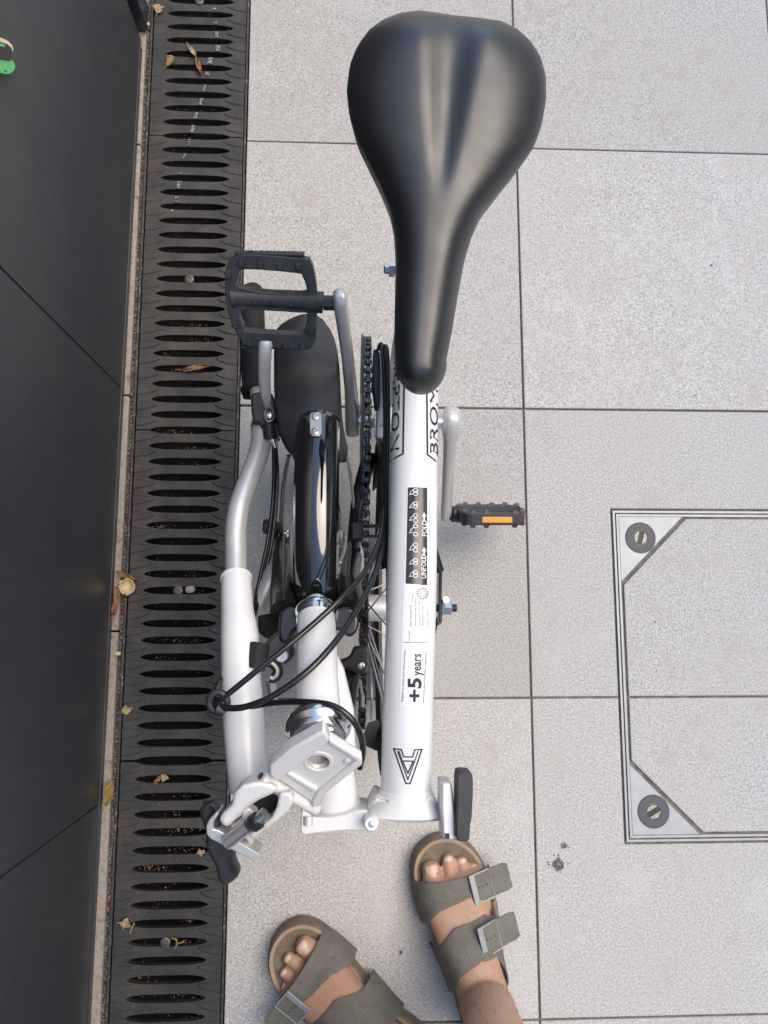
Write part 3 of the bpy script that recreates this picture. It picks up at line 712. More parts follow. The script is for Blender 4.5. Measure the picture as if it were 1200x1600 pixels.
rc = smooth_closed([Vector((x,y,0)) for x,y in [(327,1259.5),(332,1259.5),(336,1266),(333,1271),(329,1268)]], 3)
g = G(); g.prism(A([(q.x,q.y) for q in rc],-.0066), (0,0,-.002)); g.obj('lever_shade_patch', MT['ink'], hle)  # second flat black patch, hollow's shade put in as colour

# ---- handlebar, grip, brake lever
bar = [P(369,925,.382),P(369,900,.372),P(368.5,860,.362),(P(369,825,.355)),P(376,785,.347),P(392,742,.334),P(405,705,.320),P(408.5,675,.308),P(409,640,.295),P(398,560,.27),P(391,470,.25)]
g = G(); g.tube(bar, .0115, 28, 8); hbr = g.obj('handlebar', MT['alu'], bike)
gp = [P(392.5,452,.247),P(393,456,.248),P(393,480,.252),P(395,540,.266),P(399,604,.281),P(399.4,612,.283)]
g = G(); g.tube(gp, [.010,.0158,.0160,.0158,.0158,.0170], 32, 3); gr_ = g.obj('grip', MT['rubber'], bike)
g = G(); a, b = P(399.5,606,.2815), P(400,613,.283); g.tube([a,b], .0178, 32); g.obj('grip_ring', MT['rubber'], gr_, bevel=.001)
g = G(); a, b = P(408.6,670,.307), P(408.3,664,.304); g.tube([a,b], .0122, 28); g.obj('bar_band', MT['inkg'], hbr)
# lever body
g = G(); body = [(392,614),(402,612),(424,612),(432,630),(432,665),(434,680),(417,686),(411,672),(404,660),(396,662),(392,640)]
g.prism([P(x,y,.325) for x,y in body], (0,0,-.035)); lb = g.obj('brake_lever_body', MT['plastic'], bike, bevel=.004, seg=3)
g = G(); g.tube([P(413,672,.31),P(433,668,.31)], .008, 16); g.tube([P(421,662,.325),P(423,685,.322)], [.0075,.0085], 16); g.obj('cable_stop', MT['plastic'], lb)
rails_ = [(406,541,.320,5.5),(405.5,560,.322,7.5),(406,580,.324,8),(408,600,.327,8),(411,620,.330,7),(416,634,.330,4.5)]
g = G(); rings = []
for i, (x, y, z, hw) in enumerate([(416,534.5,.428,9),(415.5,538,.431,10),(414.5,546,.430,10),(413.5,565,.418,9.6),(413,590,.398,9.4),(414,612,.377,8.8),(416,626,.358,6.5),(418,638,.338,4)]):
    c = P(x,y,z); k = PX(x,y,z); rings.append(rrect(c, EX, EZ, hw*k, .0075 if i else .004, 20, 3.2))
g.loft(rings); bl2 = g.obj('brake_lever', MT['alud'], bike, smooth=50)
g = G(); g.tube([P(415.5,640,.335),P(413.5,650,.335),P(417,657,.335),P(421,658,.335),(P(426,655,.335)),P(428,648,.335),P(424,634,.335)], .0013, 8, 5); g.lathe(P(421.3,650,.333), EZ, [(0,.0042),(.004,.0042),(.0046,.0034)], 18); g.obj('cable_nipple', MT['steel'], lb)
g = G(); g.lathe(P(425.5,684,.318), (P(429,694,.316)-P(425.5,684,.318)), [(0,.0042),(.003,.0048),(.007,.0048),(.0085,.0042),(.0115,.0042)], 12); g.obj('barrel_adjuster', MT['chrome'], lb)
# ---- saddle
ZE, ZT = .640, .676
Lp = [(16,655),(19,628),(29,601),(45,577.5),(72,558),(101,546.5),(140,541.5),(174,544.6),(217,556),(252,573.6),(291,593),(329,608.5),(364,615.5),(407,618),(465,617),(523,616),(566,617.4),(593,624),(608.5,637.6),(615,659)]
Rp = [(16,657),(21,694),(25.5,717),(27.5,752),(31,779),(42.6,806),(64,829.5),(89,845),(120,853.5),(155,853.5),(194,847),(228.7,835),(263.6,810),(302,779),(337,752),(372,736.4),(411,725),(465,715),(523,705.4),(562,697.7),(595,688),(610,674),(615,661)]
def sm(tab, x):
    return (interp(tab,x-3)+interp(tab,x)*2+interp(tab,x+3))/4 if 40 < x < 590 else interp(tab, x)
ys_ = [16,17.5,20,23,27,32,38,46,56]+[66+k*11 for k in range(47)]+[578,586,593,599,604,608,611,613.4,615]
NS = 45
def zrow(y):
    prof = [(16,.006),(60,.010),(140,.008),(260,.001),(380,-.003),(520,.000),(615,-.006)]
    return interp(prof, y)
rings = []
for y in ys_:
    l, r = sm(Lp, y), sm(Rp, y); hw = (r-l)/2; cxp = (l+r)/2
    if y > 566: hw = 40.2*math.sqrt(max(0,1-((y-566)/49)**2))**1.02+.3; cxp = lerp(657.6, 659.5, (y-566)/49)
    qn = min(1, (615-y)/48); qr = min(1, (y-16)/26)
    ef = math.sqrt(max(0,1-(1-qn)**2))*math.sqrt(max(0,1-(1-qr)**2))
    hz = lerp(.036, .030, min(1,y/500))
    row = []
    for k in range(NS):
        s = math.sin(math.pi*(k/(NS-1)-.5))
        prof = (1-abs(s)**2.7)**.5
        gx = cxp+hw*s
        z = ZE + zrow(y) + hz*ef*prof
        if y < 330:                                     # V-shaped relief channel in the rear half
            t = max(0, min(1, (y-20)/280)); gc = lerp(712, 689, t); gw = lerp(60, 14, t); dd = abs(gx-gc)/gw
            if dd < 1: z -= .0072*(1-t**2.2)*(.5+.5*math.cos(math.pi*dd))**.8*min(1,ef)
        row.append(P(gx, y, z))
    rings.append(row)
top = G(); n0 = len(rings)
top.loft(rings, cap=False, closed=False)
# skirt below the silhouette edge
edge = [r[0] for r in rings]+[r[-1] for r in reversed(rings)]
cen = Vector((0,0,0))
for p in edge: cen += p
cen /= len(edge)
sk = [[p for p in edge]]
for (sh, dz) in ((.985,-.007),(.95,-.014),(.88,-.018)):
    sk.append([Vector((lerp(cen.x,p.x,sh), lerp(cen.y,p.y,1-(1-sh)*.5), p.z+dz)) for p in edge])
top.loft(sk, cap=False)
sad = top.obj('saddle', MT['saddle'], bike, smooth=70, recalc=True)
bmx = bmesh.new(); bmx.from_mesh(sad.data); bmesh.ops.remove_doubles(bmx, verts=bmx.verts, dist=.0002); bmesh.ops.recalc_face_normals(bmx, faces=bmx.faces); bmx.to_mesh(sad.data); bmx.free()
sad.data.shade_smooth()
g = G(); g.prism([p*.0+Vector((lerp(cen.x,p.x,.86), lerp(cen.y,p.y,.93), p.z-.016)) for p in edge], (0,0,-.002)); g.obj('saddle_base', MT['plastic'], sad)
spx, spy = .063, .300
g = G()
for s in (-1,1): g.tube([(spx-.006+s*.006,.225,.622),(spx+s*.012,.27,.597),(spx+s*.022,.38,.595),(spx+s*.03,.44,.618)], .0035, 10, 6)
g.obj('saddle_rails', MT['steel'], sad)
g = G(); g.lathe((spx,spy,.30), EZ, [(0,.0159),(.29,.0159)], 28); g.obj('seatpost', MT['alu'], bike)
g = G(); g.box((spx,spy,.588),(.026,.020,.012)); g.obj('saddle_clamp', MT['plastic'], sad, bevel=.004)
g = G(); nb = P(617,421,.560); g.tube([P(640,421,.56), nb], .0042, 14); g.lathe(nb, (-1,0,0), [(0,.0062),(.0052,.0062),(.0052,.0038),(.0085,.0038),(.0095,.002)], 6); g.obj('clamp_nut', MT['steel'], bike)
g = G(); g.tube([(spx,spy,.05),(spx,spy,.36),(spx,spy,.47)], .0185, 28); g.obj('seat_tube', MT['white'], bike)
g = G(); g.tube([(spx,spy,.45),(spx,spy,.475)], .0215, 28); g.obj('seat_clamp', MT['plastic'], bike, bevel=.002)

# ---- bottom bracket, cranks, chainring, pedals
YB, ZB = .2415, .245; YP, ZP = .3377, .385; YL, ZL = 2*YB-YP, 2*ZB-ZP
def xat(px, y, z):                          # world x of photo column px for a point with this y and z
    lo = Vector((0,y,z)); a, b = -1.0, 1.0
    def col(x):
        p = Vector((x,y,z-HC)); return 600+F*(p.x*XW.x+p.y*YW.x+p.z*ZW.x)/(p.x*XW.z+p.y*YW.z+p.z*ZW.z)
    for _ in range(40):
        mdd = (a+b)/2
        if col(mdd) < px: a = mdd
        else: b = mdd
    return (a+b)/2
g = G(); g.lathe((xat(585,YB,ZB),YB,ZB), EX, [(0,.019),(.075,.019)], 28); g.obj('bottom_bracket', MT['white'], bike)
g = G(); g.tube([(spx,spy,ZB+.005),(spx,YB,ZB)], .015, 20); g.obj('bracket_lug', MT['white'], bike)
g = G(); g.lathe((xat(556,YB,ZB),YB,ZB), EX, [(0,.008),(.12,.008)], 18); g.obj('crank_axle', MT['steel'], bike)
def crank(name, pts, parent):
    g = G(); rings = []
    for (c, hx, hr, dirv) in pts: rings.append(rrect(Vector(c), EX, dirv, hx, hr, 24, 3.0))
    g.loft(rings); return g.obj(name, MT['alud'], parent, smooth=60)
cd = Vector((0, YP-YB, ZP-ZB)).normalized(); cn = EX.cross(cd)
x_r0, x_r1 = xat(551,YB,ZB), xat(531.5,YP,ZP)
pts = []
for (t, hx, hr) in ((-.10,.006,.010),(-.07,.009,.0155),(0,.0095,.0165),(.10,.009,.014),(.3,.0075,.0125),(.6,.0070,.0115),(.85,.0075,.0115),(1.0,.0080,.0115),(1.05,.0075,.0095),(1.075,.005,.005)):
    tt = max(0,min(1,t)); bend = lerp(x_r0, x_r1, tt**1.5)
    pts.append(((bend, lerp(YB,YP,t), lerp(ZB,ZP,t)), hx, hr, cn))
cr = crank('crank_arm', pts, bike)
x_l0, x_l1 = xat(705,YB,ZB), xat(697,YL,ZL)
pts = []
for (t, hx, hr) in ((-.11,.006,.008),(-.085,.0105,.0140),(0,.0125,.0165),(.07,.012,.0155),(.14,.0090,.0135),(.4,.0080,.012),(.7,.0075,.0115),(.95,.0075,.0115),(1.04,.007,.009),(1.06,.005,.005)):
    pts.append(((lerp(x_l0,x_l1,max(0,min(1,t))), lerp(YB,YL,t), lerp(ZB,ZL,t)), hx, hr, cn))
cl_ = crank('crank_arm', pts, bike)
# chainring and guard disc, edge on to the viewer
x_c = xat(573,YB+.1,ZB); x_g = xat(564,YB+.1,ZB)
g = G()
n = 48; ro = [Vector((x_c, YB+.0985*math.cos(a*math.pi*2/n), ZB+.0985*math.sin(a*math.pi*2/n))) for a in range(n)]; ri = [Vector((x_c, YB+.078*math.cos(a*math.pi*2/n), ZB+.078*math.sin(a*math.pi*2/n))) for a in range(n)]
g.holed(ro, [ri], (.0022,0,0)); crg = g.obj('chainring', MT['blackp'], bike)
g = G()
for k in range(5):
    a = R(90+72*k); u = Vector((0,math.cos(a),math.sin(a))); w = Vector((0,-math.sin(a),math.cos(a))); c0 = Vector((x_c-.003,YB,ZB))
    g.prism([c0+u*.015-w*.012, c0+u*.084-w*.008, c0+u*.084+w*.008, c0+u*.015+w*.012], (-.004,0,0))
g.obj('spider', MT['alud'], crg, bevel=.001)
g = G(); ro = [Vector((x_g, YB+.106*math.cos(a*math.pi*2/n), ZB+.106*math.sin(a*math.pi*2/n))) for a in range(n)]; ri = [Vector((x_g, YB+.088*math.cos(a*math.pi*2/n), ZB+.088*math.sin(a*math.pi*2/n))) for a in range(n)]
g.holed(ro, [ri], (.0022,0,0)); g.obj('chain_guard', MT['plastic'], bike)
# pedals
sc_ = PX(425,475,.385)
po_ = [(365.7,409),(383,401),(398.7,400),(475.7,404.7),(486.7,410),(492,426.7),(495.8,457.8),(495,494.5),(493,529),(488.5,542),(481,549.5),(457.3,549.5),(384,545.8),(374.8,538.5),(360,507),(354.7,472.5),(356.5,441),(359,424.8)]
w1 = [(386,424),(464.7,428.5),(474,434),(480,452),(474,461.5),(413,460),(374,450),(377,437)]
w2 = [(374,496),(386,489),(468,492),(480,494),(475.7,516.5),(464.7,525.7),(386,522),(379.4,516.5)]
TL = R(-38)
def pl(q): return Vector(((q[0]-425)*sc_, -(q[1]-476)*sc_*(.93 if q[1] < 476 else 1.02), 0))
def make_pedal(name, M, parent, label):
    X = lambda v: M @ v
    g = G(); hh_ = .0080
    o_ = smooth_closed([pl(q)+EZ*hh_ for q in po_], 2)
    g.holed([X(v) for v in o_], [[X(v) for v in smooth_closed([pl(q)+EZ*hh_ for q in w], 3)] for w in (w1, w2)], (M.to_3x3() @ EZ)*(-2*hh_))
    p_ = g.obj(name, MT['pedal'], parent, bevel=.0022, seg=2, smooth=35); p_['label'] = label
    g = G(); g.tube([X(pl((364,473))), X(pl((372,472))), X(pl((425,475))), X(pl((478,477))), X(pl((494,478)))], [.0125,.0112,.0105,.0112,.0128], 24); g.obj('pedal_barrel', MT['pedal'], p_)
    g = G(); a = X(pl((494,478))); b = X(pl((505,479))); c = X(pl((523,479)));g.tube([a,b], .0115, 24); g.tube([b,c], .0085, 8); g.obj('pedal_axle', MT['plastic'], p_)
    for sz in (1, -1):
        for (x, y) in ((383,414),(412,417),(441,418),(469,418),(388,540),(445,543),(472,544),(362,432),(367,512),(484,440),(486,520),(401,475),(428,476),(455,477)):
            mid_ = (x,y) in ((401,475),(428,476),(455,477)); h = .0034; b_ = .0022 if mid_ else .0036
            c0 = pl((x,y))+EZ*sz*(.0112 if mid_ else hh_+.0005)
            v = [c0+Vector((sx*b_*q, sy*b_*q, sz*hz_)) for hz_, q in ((-.001,1.1),(h,.7)) for sx, sy in ((-1,-1),(1,-1),(1,1),(-1,1))]
            G().add([X(w) for w in v], [(0,1,2,3),(4,5,6,7),(0,1,5,4),(1,2,6,5),(2,3,7,6),(3,0,4,7)]).obj('pedal_stud', MT['pedal'], p_, smooth=0)
    for s, (ya, yb_) in ((1,(400.5,0)),(-1,(549.2,0))):
        yy = pl((425,400 if s > 0 else 549)).y
        g = G(); c0 = Vector((-.000, yy-s*.0004, 0)); 
        g.box((0,0,0),(.036,.0016,.0068)); vv = [X(v+c0) for v in g.v]; h2 = G().add(vv, g.f); rh = h2.obj('reflector_housing', MT['plastic'], p_, bevel=.0008)
        if label.startswith('near'):
            g = G(); g.box((0,0,0),(.0205,.0006,.0040)); h2 = G().add([X(v+c0+Vector((0,s*.0021,0))) for v in g.v], g.f); h2.obj('reflector', MT['amber'], rh, bevel=.0004)
    return p_, X, hh_
MR = Matrix.Translation((xat(425,YP,ZP), YP, ZP)) @ Matrix.Rotation(-TL, 4, 'X')
pr, XR, hh_ = make_pedal('pedal', MR, bike, 'black platform pedal lying flat beside the drain')
# moulded marks on the rim of the right pedal
uv, f = text_pts('09041 E'); yy = pl((425,400)).y
v = [XR(Vector((.026-u*.05, yy+.0022, -.004+w*.006))) for u, w in uv]; mk('moulded_text', v, f, MT['plastic'], pr, smooth=0, recalc=False)
ML = Matrix.Translation((xat(766,YL,ZL), YL, ZL)) @ Matrix.Rotation(R(106), 4, 'X') @ Matrix.Rotation(math.pi, 4, 'Z')
make_pedal('pedal', ML, bike, 'near vertical black pedal with amber reflector, right of the frame')
# ---- wheels
def wheel(name, c, hubw, label, rnut):
    c = Vector(c); e = empty(name, c, parent=bike); e['label'] = label
    def rev(prof, seg=72):
        g = G(); v = []; f = []; n = len(prof)
        for k in range(seg):
            a = 2*math.pi*k/seg
            for (x, r) in prof: v.append(c+Vector((x, math.cos(a)*r, math.sin(a)*r)))
        for k in range(seg):
            for i in range(n): f.append((k*n+i, k*n+(i+1) % n, ((k+1) % seg)*n+(i+1) % n, ((k+1) % seg)*n+i))
        return g.add(v, f)
    rev([(.0175*math.cos(2*math.pi*k/16), .1925+.0175*math.sin(2*math.pi*k/16)) for k in range(16)]).obj('tyre', MT['rubber'], e)
    rev([(-.011,.176),(-.012,.184),(-.0095,.184),(.0095,.184),(.012,.184),(.011,.176),(.007,.168),(-.007,.168)]).obj('rim', MT['alud'], e, smooth=30)
    g = G(); h = hubw/2
    g.lathe(c-EX*h, EX, [(0,.009),(.002,.024),(.005,.024),(.007,.0165 if rnut else .010),(2*h-.007,.0165 if rnut else .010),(2*h-.005,.024),(2*h-.002,.024),(2*h,.009)], 28); g.obj('hub', MT['alu'], e)
    g = G(); 
    for k in range(28):
        s = 1 if k % 2 else -1; a = 2*math.pi*k/28; tw = (.8 if (k//2) % 2 else -.8)
        p1 = c+Vector((s*(h-.004), math.cos(a+tw)*.022, math.sin(a+tw)*.022)); p2 = c+Vector((0, math.cos(a)*.170, math.sin(a)*.170)); g.tube([p1,p2], .0010, 5)
    g.obj('spokes', MT['steel'], e)
    return e
FW = wheel('front_wheel', P(500,838,.21), .062, 'front wheel tucked beside the drivetrain', False)
RW = wheel('rear_wheel', P(614,950,.21), .084, 'rear wheel tucked under the white main tube', True)
fc, rc_ = WLOC[FW.name], WLOC[RW.name]
# axle ends
g = G(); xr = rc_.x+.056
g.lathe((rc_.x-.075,rc_.y,rc_.z), EX, [(0,.0048),(.155,.0048)], 14); g.obj('rear_axle', MT['ink'], bike)
g = G(); g.lathe((xr-.010,rc_.y,rc_.z), EX, [(0,.0085),(.006,.0085)], 6); g.lathe((xr+.004,rc_.y,rc_.z), EX, [(0,.0115),(.0018,.0115),(.0022,.0095),(.012,.0095),(.0135,.0080)], 6); g.obj('axle_nut', MT['steel'], bike, smooth=25)
g = G(); g.prism([Vector((xr,rc_.y+dy,rc_.z+dz)) for dy,dz in ((-.022,-.01),(-.018,.012),(.02,.014),(.055,.024),(.055,.012),(.02,-.012))], (.004,0,0)); g.obj('dropout', MT['blackp'], bike, bevel=.001)
g = G(); g.tube([Vector((xr+.001,rc_.y+.045,rc_.z+.017)), Vector((xr-.026,rc_.y+.12,rc_.z+.04)), Vector((xr-.05,YB-.045,ZB+.01))], [.006,.007,.008], 18, 5); g.obj('chainstay', MT['blackp'], bike)
g = G(); g.tube([Vector((rc_.x-.054,rc_.y,rc_.z)), Vector((rc_.x-.045,rc_.y+.12,rc_.z+.05)), Vector((rc_.x-.03,YB-.045,ZB+.01))], [.009,.009,.010], 18, 5); g.obj('chainstay', MT['blackp'], bike)
g = G(); g.lathe((xr+.0065,rc_.y+.008,rc_.z+.010), (.2,.2,1), [(0,.003),(.007,.003),(.0075,.004),(.010,.004)], 12); g.obj('stay_bolt', MT['steel'], bike)
g = G(); g.tube([Vector((xr+.001,rc_.y-.012,rc_.z-.01)), Vector((xr-.012,rc_.y-.10,rc_.z-.06)), Vector((xr-.03,rc_.y-.20,rc_.z-.09))], .0018, 8, 5); g.obj('mudguard_stay', MT['ink'], bike)
# rear mudguard and flap
def guard(c, r, w, a0, a1, n, arch, mt_, name, parent, thick=.0016):
    rings = []
    for k in range(n+1):
        a = R(lerp(a0,a1,k/n)); row = []
        for j in range(13):
            s = -1+2*j/12; rr_ = r - arch*(abs(s)**2.4); row.append(c+Vector((s*w/2, math.cos(a)*rr_, math.sin(a)*rr_)))
        rings.append(row)
    g = G(); g.loft(rings, cap=False, closed=False); o = g.obj(name, mt_, parent, smooth=60)
    so_ = o.modifiers.new('solid', 'SOLIDIFY'); so_.thickness = thick; so_.offset = 0; return o
guard(rc_, .219, .044, -35, 80, 30, .014, MT['plastic'], 'rear_mudguard', bike)
fl = [(567,1150),(575,1130),(590,1124),(600,1140),(600,1176),(588,1173),(572,1166)]
g = G(); g.prism([P(x,y,.12) for x,y in fl], (0,0,-.002)); g.obj('rear_mudflap', MT['flap'], bike)

# ---- front mudguard, bracket and flap
_z = .40
for _ in range(10): _y = P(493,642,_z).y; _z = fc.z+math.sqrt(.2265**2-(_y-fc.y)**2)
A0 = math.degrees(math.atan2(_z-fc.z, _y-fc.y))
guard(fc+Vector((P(493,800,.435).x-fc.x,0,0)), .2265, .0435, A0, 122, 40, .012, MT['gloss'], 'front_mudguard', bike)
fm = bpy.data.objects['front_mudguard']
def gz(px, py, r):                           # height of the mudguard crown at this place
    z = .40
    for _ in range(8):
        y = P(px,py,z).y; z = fc.z+math.sqrt(max(.0001, r*r-(y-fc.y)**2))
    return z
rows = [(722,462,541,0),(700,446,544,0),(675,434,538,0),(650,431,534.5,0),(625,429,533,0),(600,428,532,0),(575,428,530.5,0),(550,428,527.5,0),(532,428,523.5,0),(516,430.5,517,0),(506,440,509.5,0),(498,453,504,0),(492.5,466,494,0),(490.5,474,483,0)]
rings = []
for i, (y, l, r, _) in enumerate(rows):
    cxp = 483 if i > 8 else lerp(493, 478, min(1,i/8)); row = []
    zc = max(interp([(490,.268),(520,.292),(560,.321),(600,.345),(640,.360)], y), gz(485,y,.2170)+.010 if y > 555 else 0)
    if y > 640: zc = gz(493,y,.2195)+.010
    for j in range(17):
        s = -1+2*j/16; px = lerp(l, r, (s+1)/2); row.append(P(px, y, zc-.010-.020*abs(s)**2*min(1,(r-l)/90)))
    rings.append(row)
g = G(); g.loft(rings, cap=False, closed=False); fo = g.obj('mudflap', MT['flap'], bike, smooth=180)
so_ = fo.modifiers.new('solid', 'SOLIDIFY'); so_.thickness = .002; so_.offset = -1
zbk = [ (483.5,648),(487,643.5),(499,643.5),(502.5,648),(503,676),(499,681.5),(488,681.5),(484,676)]
g = G(); g.prism([P(x,y,gz(493,y,.2285)+.0012) for x,y in zbk], (0,0,-.003)); bk = g.obj('flap_bracket', MT['plate'], bike, bevel=.0008, seg=3)
for yy in (650.5,674):
    z = gz(493,yy,.2285)+.0012; g = G(); g.lathe(P(493,yy,z), (0,.35,1), [(0,.0040),(.0016,.0040),(.0022,.0030),(.0022,.0020),(.0008,.0016)], 18); g.obj('bracket_bolt', MT['steel'], bk)
# stay wires of the front mudguard
g = G(); g.tube([P(452,712,.372), P(444,770,.30), P(440,850,.215)], .0017, 8, 6); g.tube([P(450,712,.370), P(441,770,.30), P(437,848,.215)], .0017, 8, 6); g.obj('mudguard_stay', MT['steel'], bike)
g = G(); g.tube([P(541,705,.36), P(551,770,.29), P(555,840,.215)], .0017, 8, 6); g.obj('mudguard_stay', MT['steel'], bike)
# fork: crown, blades, hub nuts
g = G(); crn = smooth_closed([Vector((x,y,0)) for x,y in [(436,962),(448,948),(470,952),(493,958),(520,952),(545,948),(560,962),(558,985),(545,996),(528,985),(493,990),(462,984),(452,1004),(436,1000)]], 3)
g.prism([P(q.x,q.y,.442) for q in crn], (0,0,-.03)); fk = g.obj('fork_crown', MT['blackp'], bike, bevel=.006, seg=4)
for s, xa, xb in ((-1,442,441),(1,548,546)):
    a = P(xa,955,.435); b = P(xb,900,.36); c = Vector((fc.x+s*.046, fc.y-.008, fc.z+.02)); d = Vector((fc.x+s*.046, fc.y, fc.z-.012))
    g = G(); g.tube([a+EZ*-.008, a.lerp(b,.5), b, c, d], [.013,.0125,.0115,.0095,.008], 20, 5); g.obj('fork_blade', MT['blackp'], bike)
    g = G(); g.lathe(fc+EX*s*.050, EX*s, [(0,.0105),(.002,.0105),(.003,.0095),(.010,.0095),(.0115,.007)], 6 if s > 0 else 20); g.obj('axle_nut', MT['steel'] if s > 0 else MT['plastic'], bike, smooth=25)
g = G(); g.lathe(P(444,838,.225), EX, [(0,.0055),(.004,.0055),(.004,.0085),(.006,.0085)], 16); g.obj('hub_bolt', MT['chrome'], bike)
g = G(); g.lathe(P(414,823,.235), EX, [(-.002,.007),(0,.0095),(.013,.0095),(.013,.006),(.022,.006)], 20); g.obj('luggage_knob', MT['plastic'], bike)
g = G(); g.lathe(P(494,948,.452), (0,-.2,1), [(-.004,.012),(.001,.012),(.001,.0075),(.004,.0075),(.0045,.0045),(.003,.004)], 24); g.obj('crown_bolt', MT['steel'], bike)
g = G(); g.prism([P(x,y,.444) for x,y in [(482,931),(503,931),(505,946),(499,953),(489,953),(481,946)]], (0,0,-.004)); g.obj('mudguard_bridge', MT['alu'], bike, bevel=.001)
# brake caliper, left of the head tube
g = G(); cal = smooth_closed([Vector((x,y,0)) for x,y in [(428,990),(442,985),(456,1000),(458,1022),(448,1036),(432,1036),(412,1028),(406,1014),(418,1000)]], 3)
g.prism([P(q.x,q.y,.440) for q in cal], (0,0,-.028)); clp = g.obj('brake_caliper', MT['plastic'], bike, bevel=.004, seg=3)
g = G(); g.lathe(P(440,1024,.441), EZ, [(0,.0066),(.0022,.0066),(.0032,.0055),(.0032,.0030),(.0018,.0026)], 20); g.obj('caliper_bolt', MT['steel'], clp)
g = G(); a, b = P(406,1006,.445), P(398,1046,.450); g.tube([a,b], .0095, 24); g.tube([b,b+(b-a).normalized()*.0012], .006, 18); g.obj('cable_ferrule', MT['rubber'], clp, bevel=.0012)
hk = [P(412,1035,.437),P(424,1035,.437),P(433,1043,.437),P(434,1052,.437),P(428,1059,.437),P(423,1058,.437)]
g = G(); g.tube(hk, .0050, 14, 5); hk_ = g.obj('hook', MT['plastic'], clp)
g = G(); g.tube([q+EZ*.0042 for q in hk], .0018, 10, 5); g.obj('hook_edge', MT['alud'], hk_)
g = G(); g.tube([P(422,1062,.40),P(428,1100,.36)], [.0050,.0045], 4); g.obj('brake_arm', MT['alu'], bike, smooth=0)
g = G(); g.tube([P(452,998,.42),P(458,1006,.43)], .006, 12); g.obj('spacer', MT['white'], bike)
# frame clutter left of the wheel: luggage block and far brake arm
g = G(); g.tube([P(405,945,.30),P(425,905,.30),P(432,870,.27)], [.014,.012,.010], 14, 4); g.obj('brake_shoe_arm', MT['alud'], bike)
g = G(); g.prism([P(x,y,.36) for x,y in [(402,962),(440,955),(444,985),(420,1000),(404,990)]], (0,0,-.02)); g.obj('bracket_block', MT['rubber'], bike, bevel=.003)

# ---- chain, sprocket, tensioner
ys0, zs0, rs0 = rc_.y, rc_.z, .030
tp = P(566,1040,.26); tq = P(565,1110,.17)
xs1 = xat(568, rc_.y, rc_.z+.03)
def tang(c1, r1, c2, r2, s):                # outer tangent points between circles in the y-z plane
    d = Vector((c2[0]-c1[0], c2[1]-c1[1])); L_ = d.length; a = math.acos((r1-r2)/L_); b = math.atan2(d.y, d.x)
    return [Vector((c1[0]+r1*math.cos(b+s*a), c1[1]+r1*math.sin(b+s*a))), Vector((c2[0]+r2*math.cos(b+s*a), c2[1]+r2*math.sin(b+s*a)))]
C1, C2, C3 = ((YB,ZB),.100), ((ys0,zs0),.033), ((tq.y,.175),.020)
def arc(c, r, p, q, n=14):                   # clockwise sweep from p to q
    a = math.atan2(p.y-c[1], p.x-c[0]); b = math.atan2(q.y-c[1], q.x-c[0])
    while b < a: b += 2*math.pi
    return [Vector((c[0]+r*math.cos(lerp(a,b,k/n)), c[1]+r*math.sin(lerp(a,b,k/n)))) for k in range(n+1)]
t12 = tang(C1[0],C1[1],C3[0],C3[1],-1); t31 = tang(C3[0],C3[1],C1[0],C1[1],-1)
poly = arc(C1[0],C1[1],t31[1],t12[0],40)+arc(C3[0],C3[1],t12[1],t31[0],12)
def chx(y): return lerp(xat(573,YB+.1,ZB), xat(565.5,tq.y,.19), max(0,min(1,(YB+.1-y)/(YB+.12-tq.y))))
pts3 = [Vector((chx(q.x), q.x, q.y)) for q in poly]; pts3.append(pts3[0])
cum = [0]
for a, b in zip(pts3, pts3[1:]): cum.append(cum[-1]+(b-a).length)
nl = int(cum[-1]/.0127); g = G()
def along(s):
    for i in range(len(cum)-1):
        if s <= cum[i+1]: return pts3[i].lerp(pts3[i+1], (s-cum[i])/max(1e-9,cum[i+1]-cum[i]))
    return pts3[-1]
for k in range(nl):
    a, b = along(cum[-1]*k/nl), along(cum[-1]*((k+1) % nl)/nl); d = (b-a).normalized(); u = EX; w = d.cross(u).normalized()
    off_ = .0036 if k % 2 else .0024
    for s in (-1, 1):
        c0 = u*(s*off_)
        out = [a-d*.0032, a-d*.0015+w*.0038, a+d*.0015+w*.0038, a.lerp(b,.5)+w*.0024, b-d*.0015+w*.0038, b+d*.0015+w*.0038, b+d*.0032, b+d*.0015-w*.0038, b-d*.0015-w*.0038, a.lerp(b,.5)-w*.0024, a+d*.0015-w*.0038, a-d*.0015-w*.0038]
        g.prism([p+c0 for p in out], u*s*.0010)
    g.lathe(a-u*.0048, u, [(0,.0016),(.0024,.0016),(.0024,.0038),(.0072,.0038),(.0072,.0016),(.0096,.0016)], 8)
chn = g.obj('chain', MT['chain'], bike, smooth=30)
g = G(); g.lathe((xs1-.002,ys0,zs0), EX, [(0,.031),(.003,.031)], 30); g.lathe((xs1+.004,ys0,zs0), EX, [(0,.044),(.002,.044)], 36); g.obj('sprocket', MT['chain'], bike)
g = G(); g.lathe((chx(tq.y)-.004,tq.y,.175), EX, [(0,.017),(.008,.017)], 20); g.obj('jockey_wheel', MT['plastic'], bike)
ta = [(530,1036),(547,1024),(553,1010),(571,1010),(574,1040),(569,1052),(557,1053),(546,1046),(530,1044)]
g = G(); g.prism([P(x,y,.305) for x,y in ta], (0,0,-.02)); tn = g.obj('chain_tensioner', MT['plastic'], bike, bevel=.004, seg=3)
g = G(); g.lathe(P(564,1040,.3055), EZ, [(0,.0042),(.002,.0042),(.0026,.003)], 16); g.obj('tensioner_screw', MT['steel'], tn)
g = G(); g.tube([P(556,1050,.29),P(548,1105,.22)], .0045, 12); g.tube([P(540,1045,.28),P(543,1098,.2)], [.014,.010], 10); g.obj('tensioner_arm', MT['plastic'], tn)
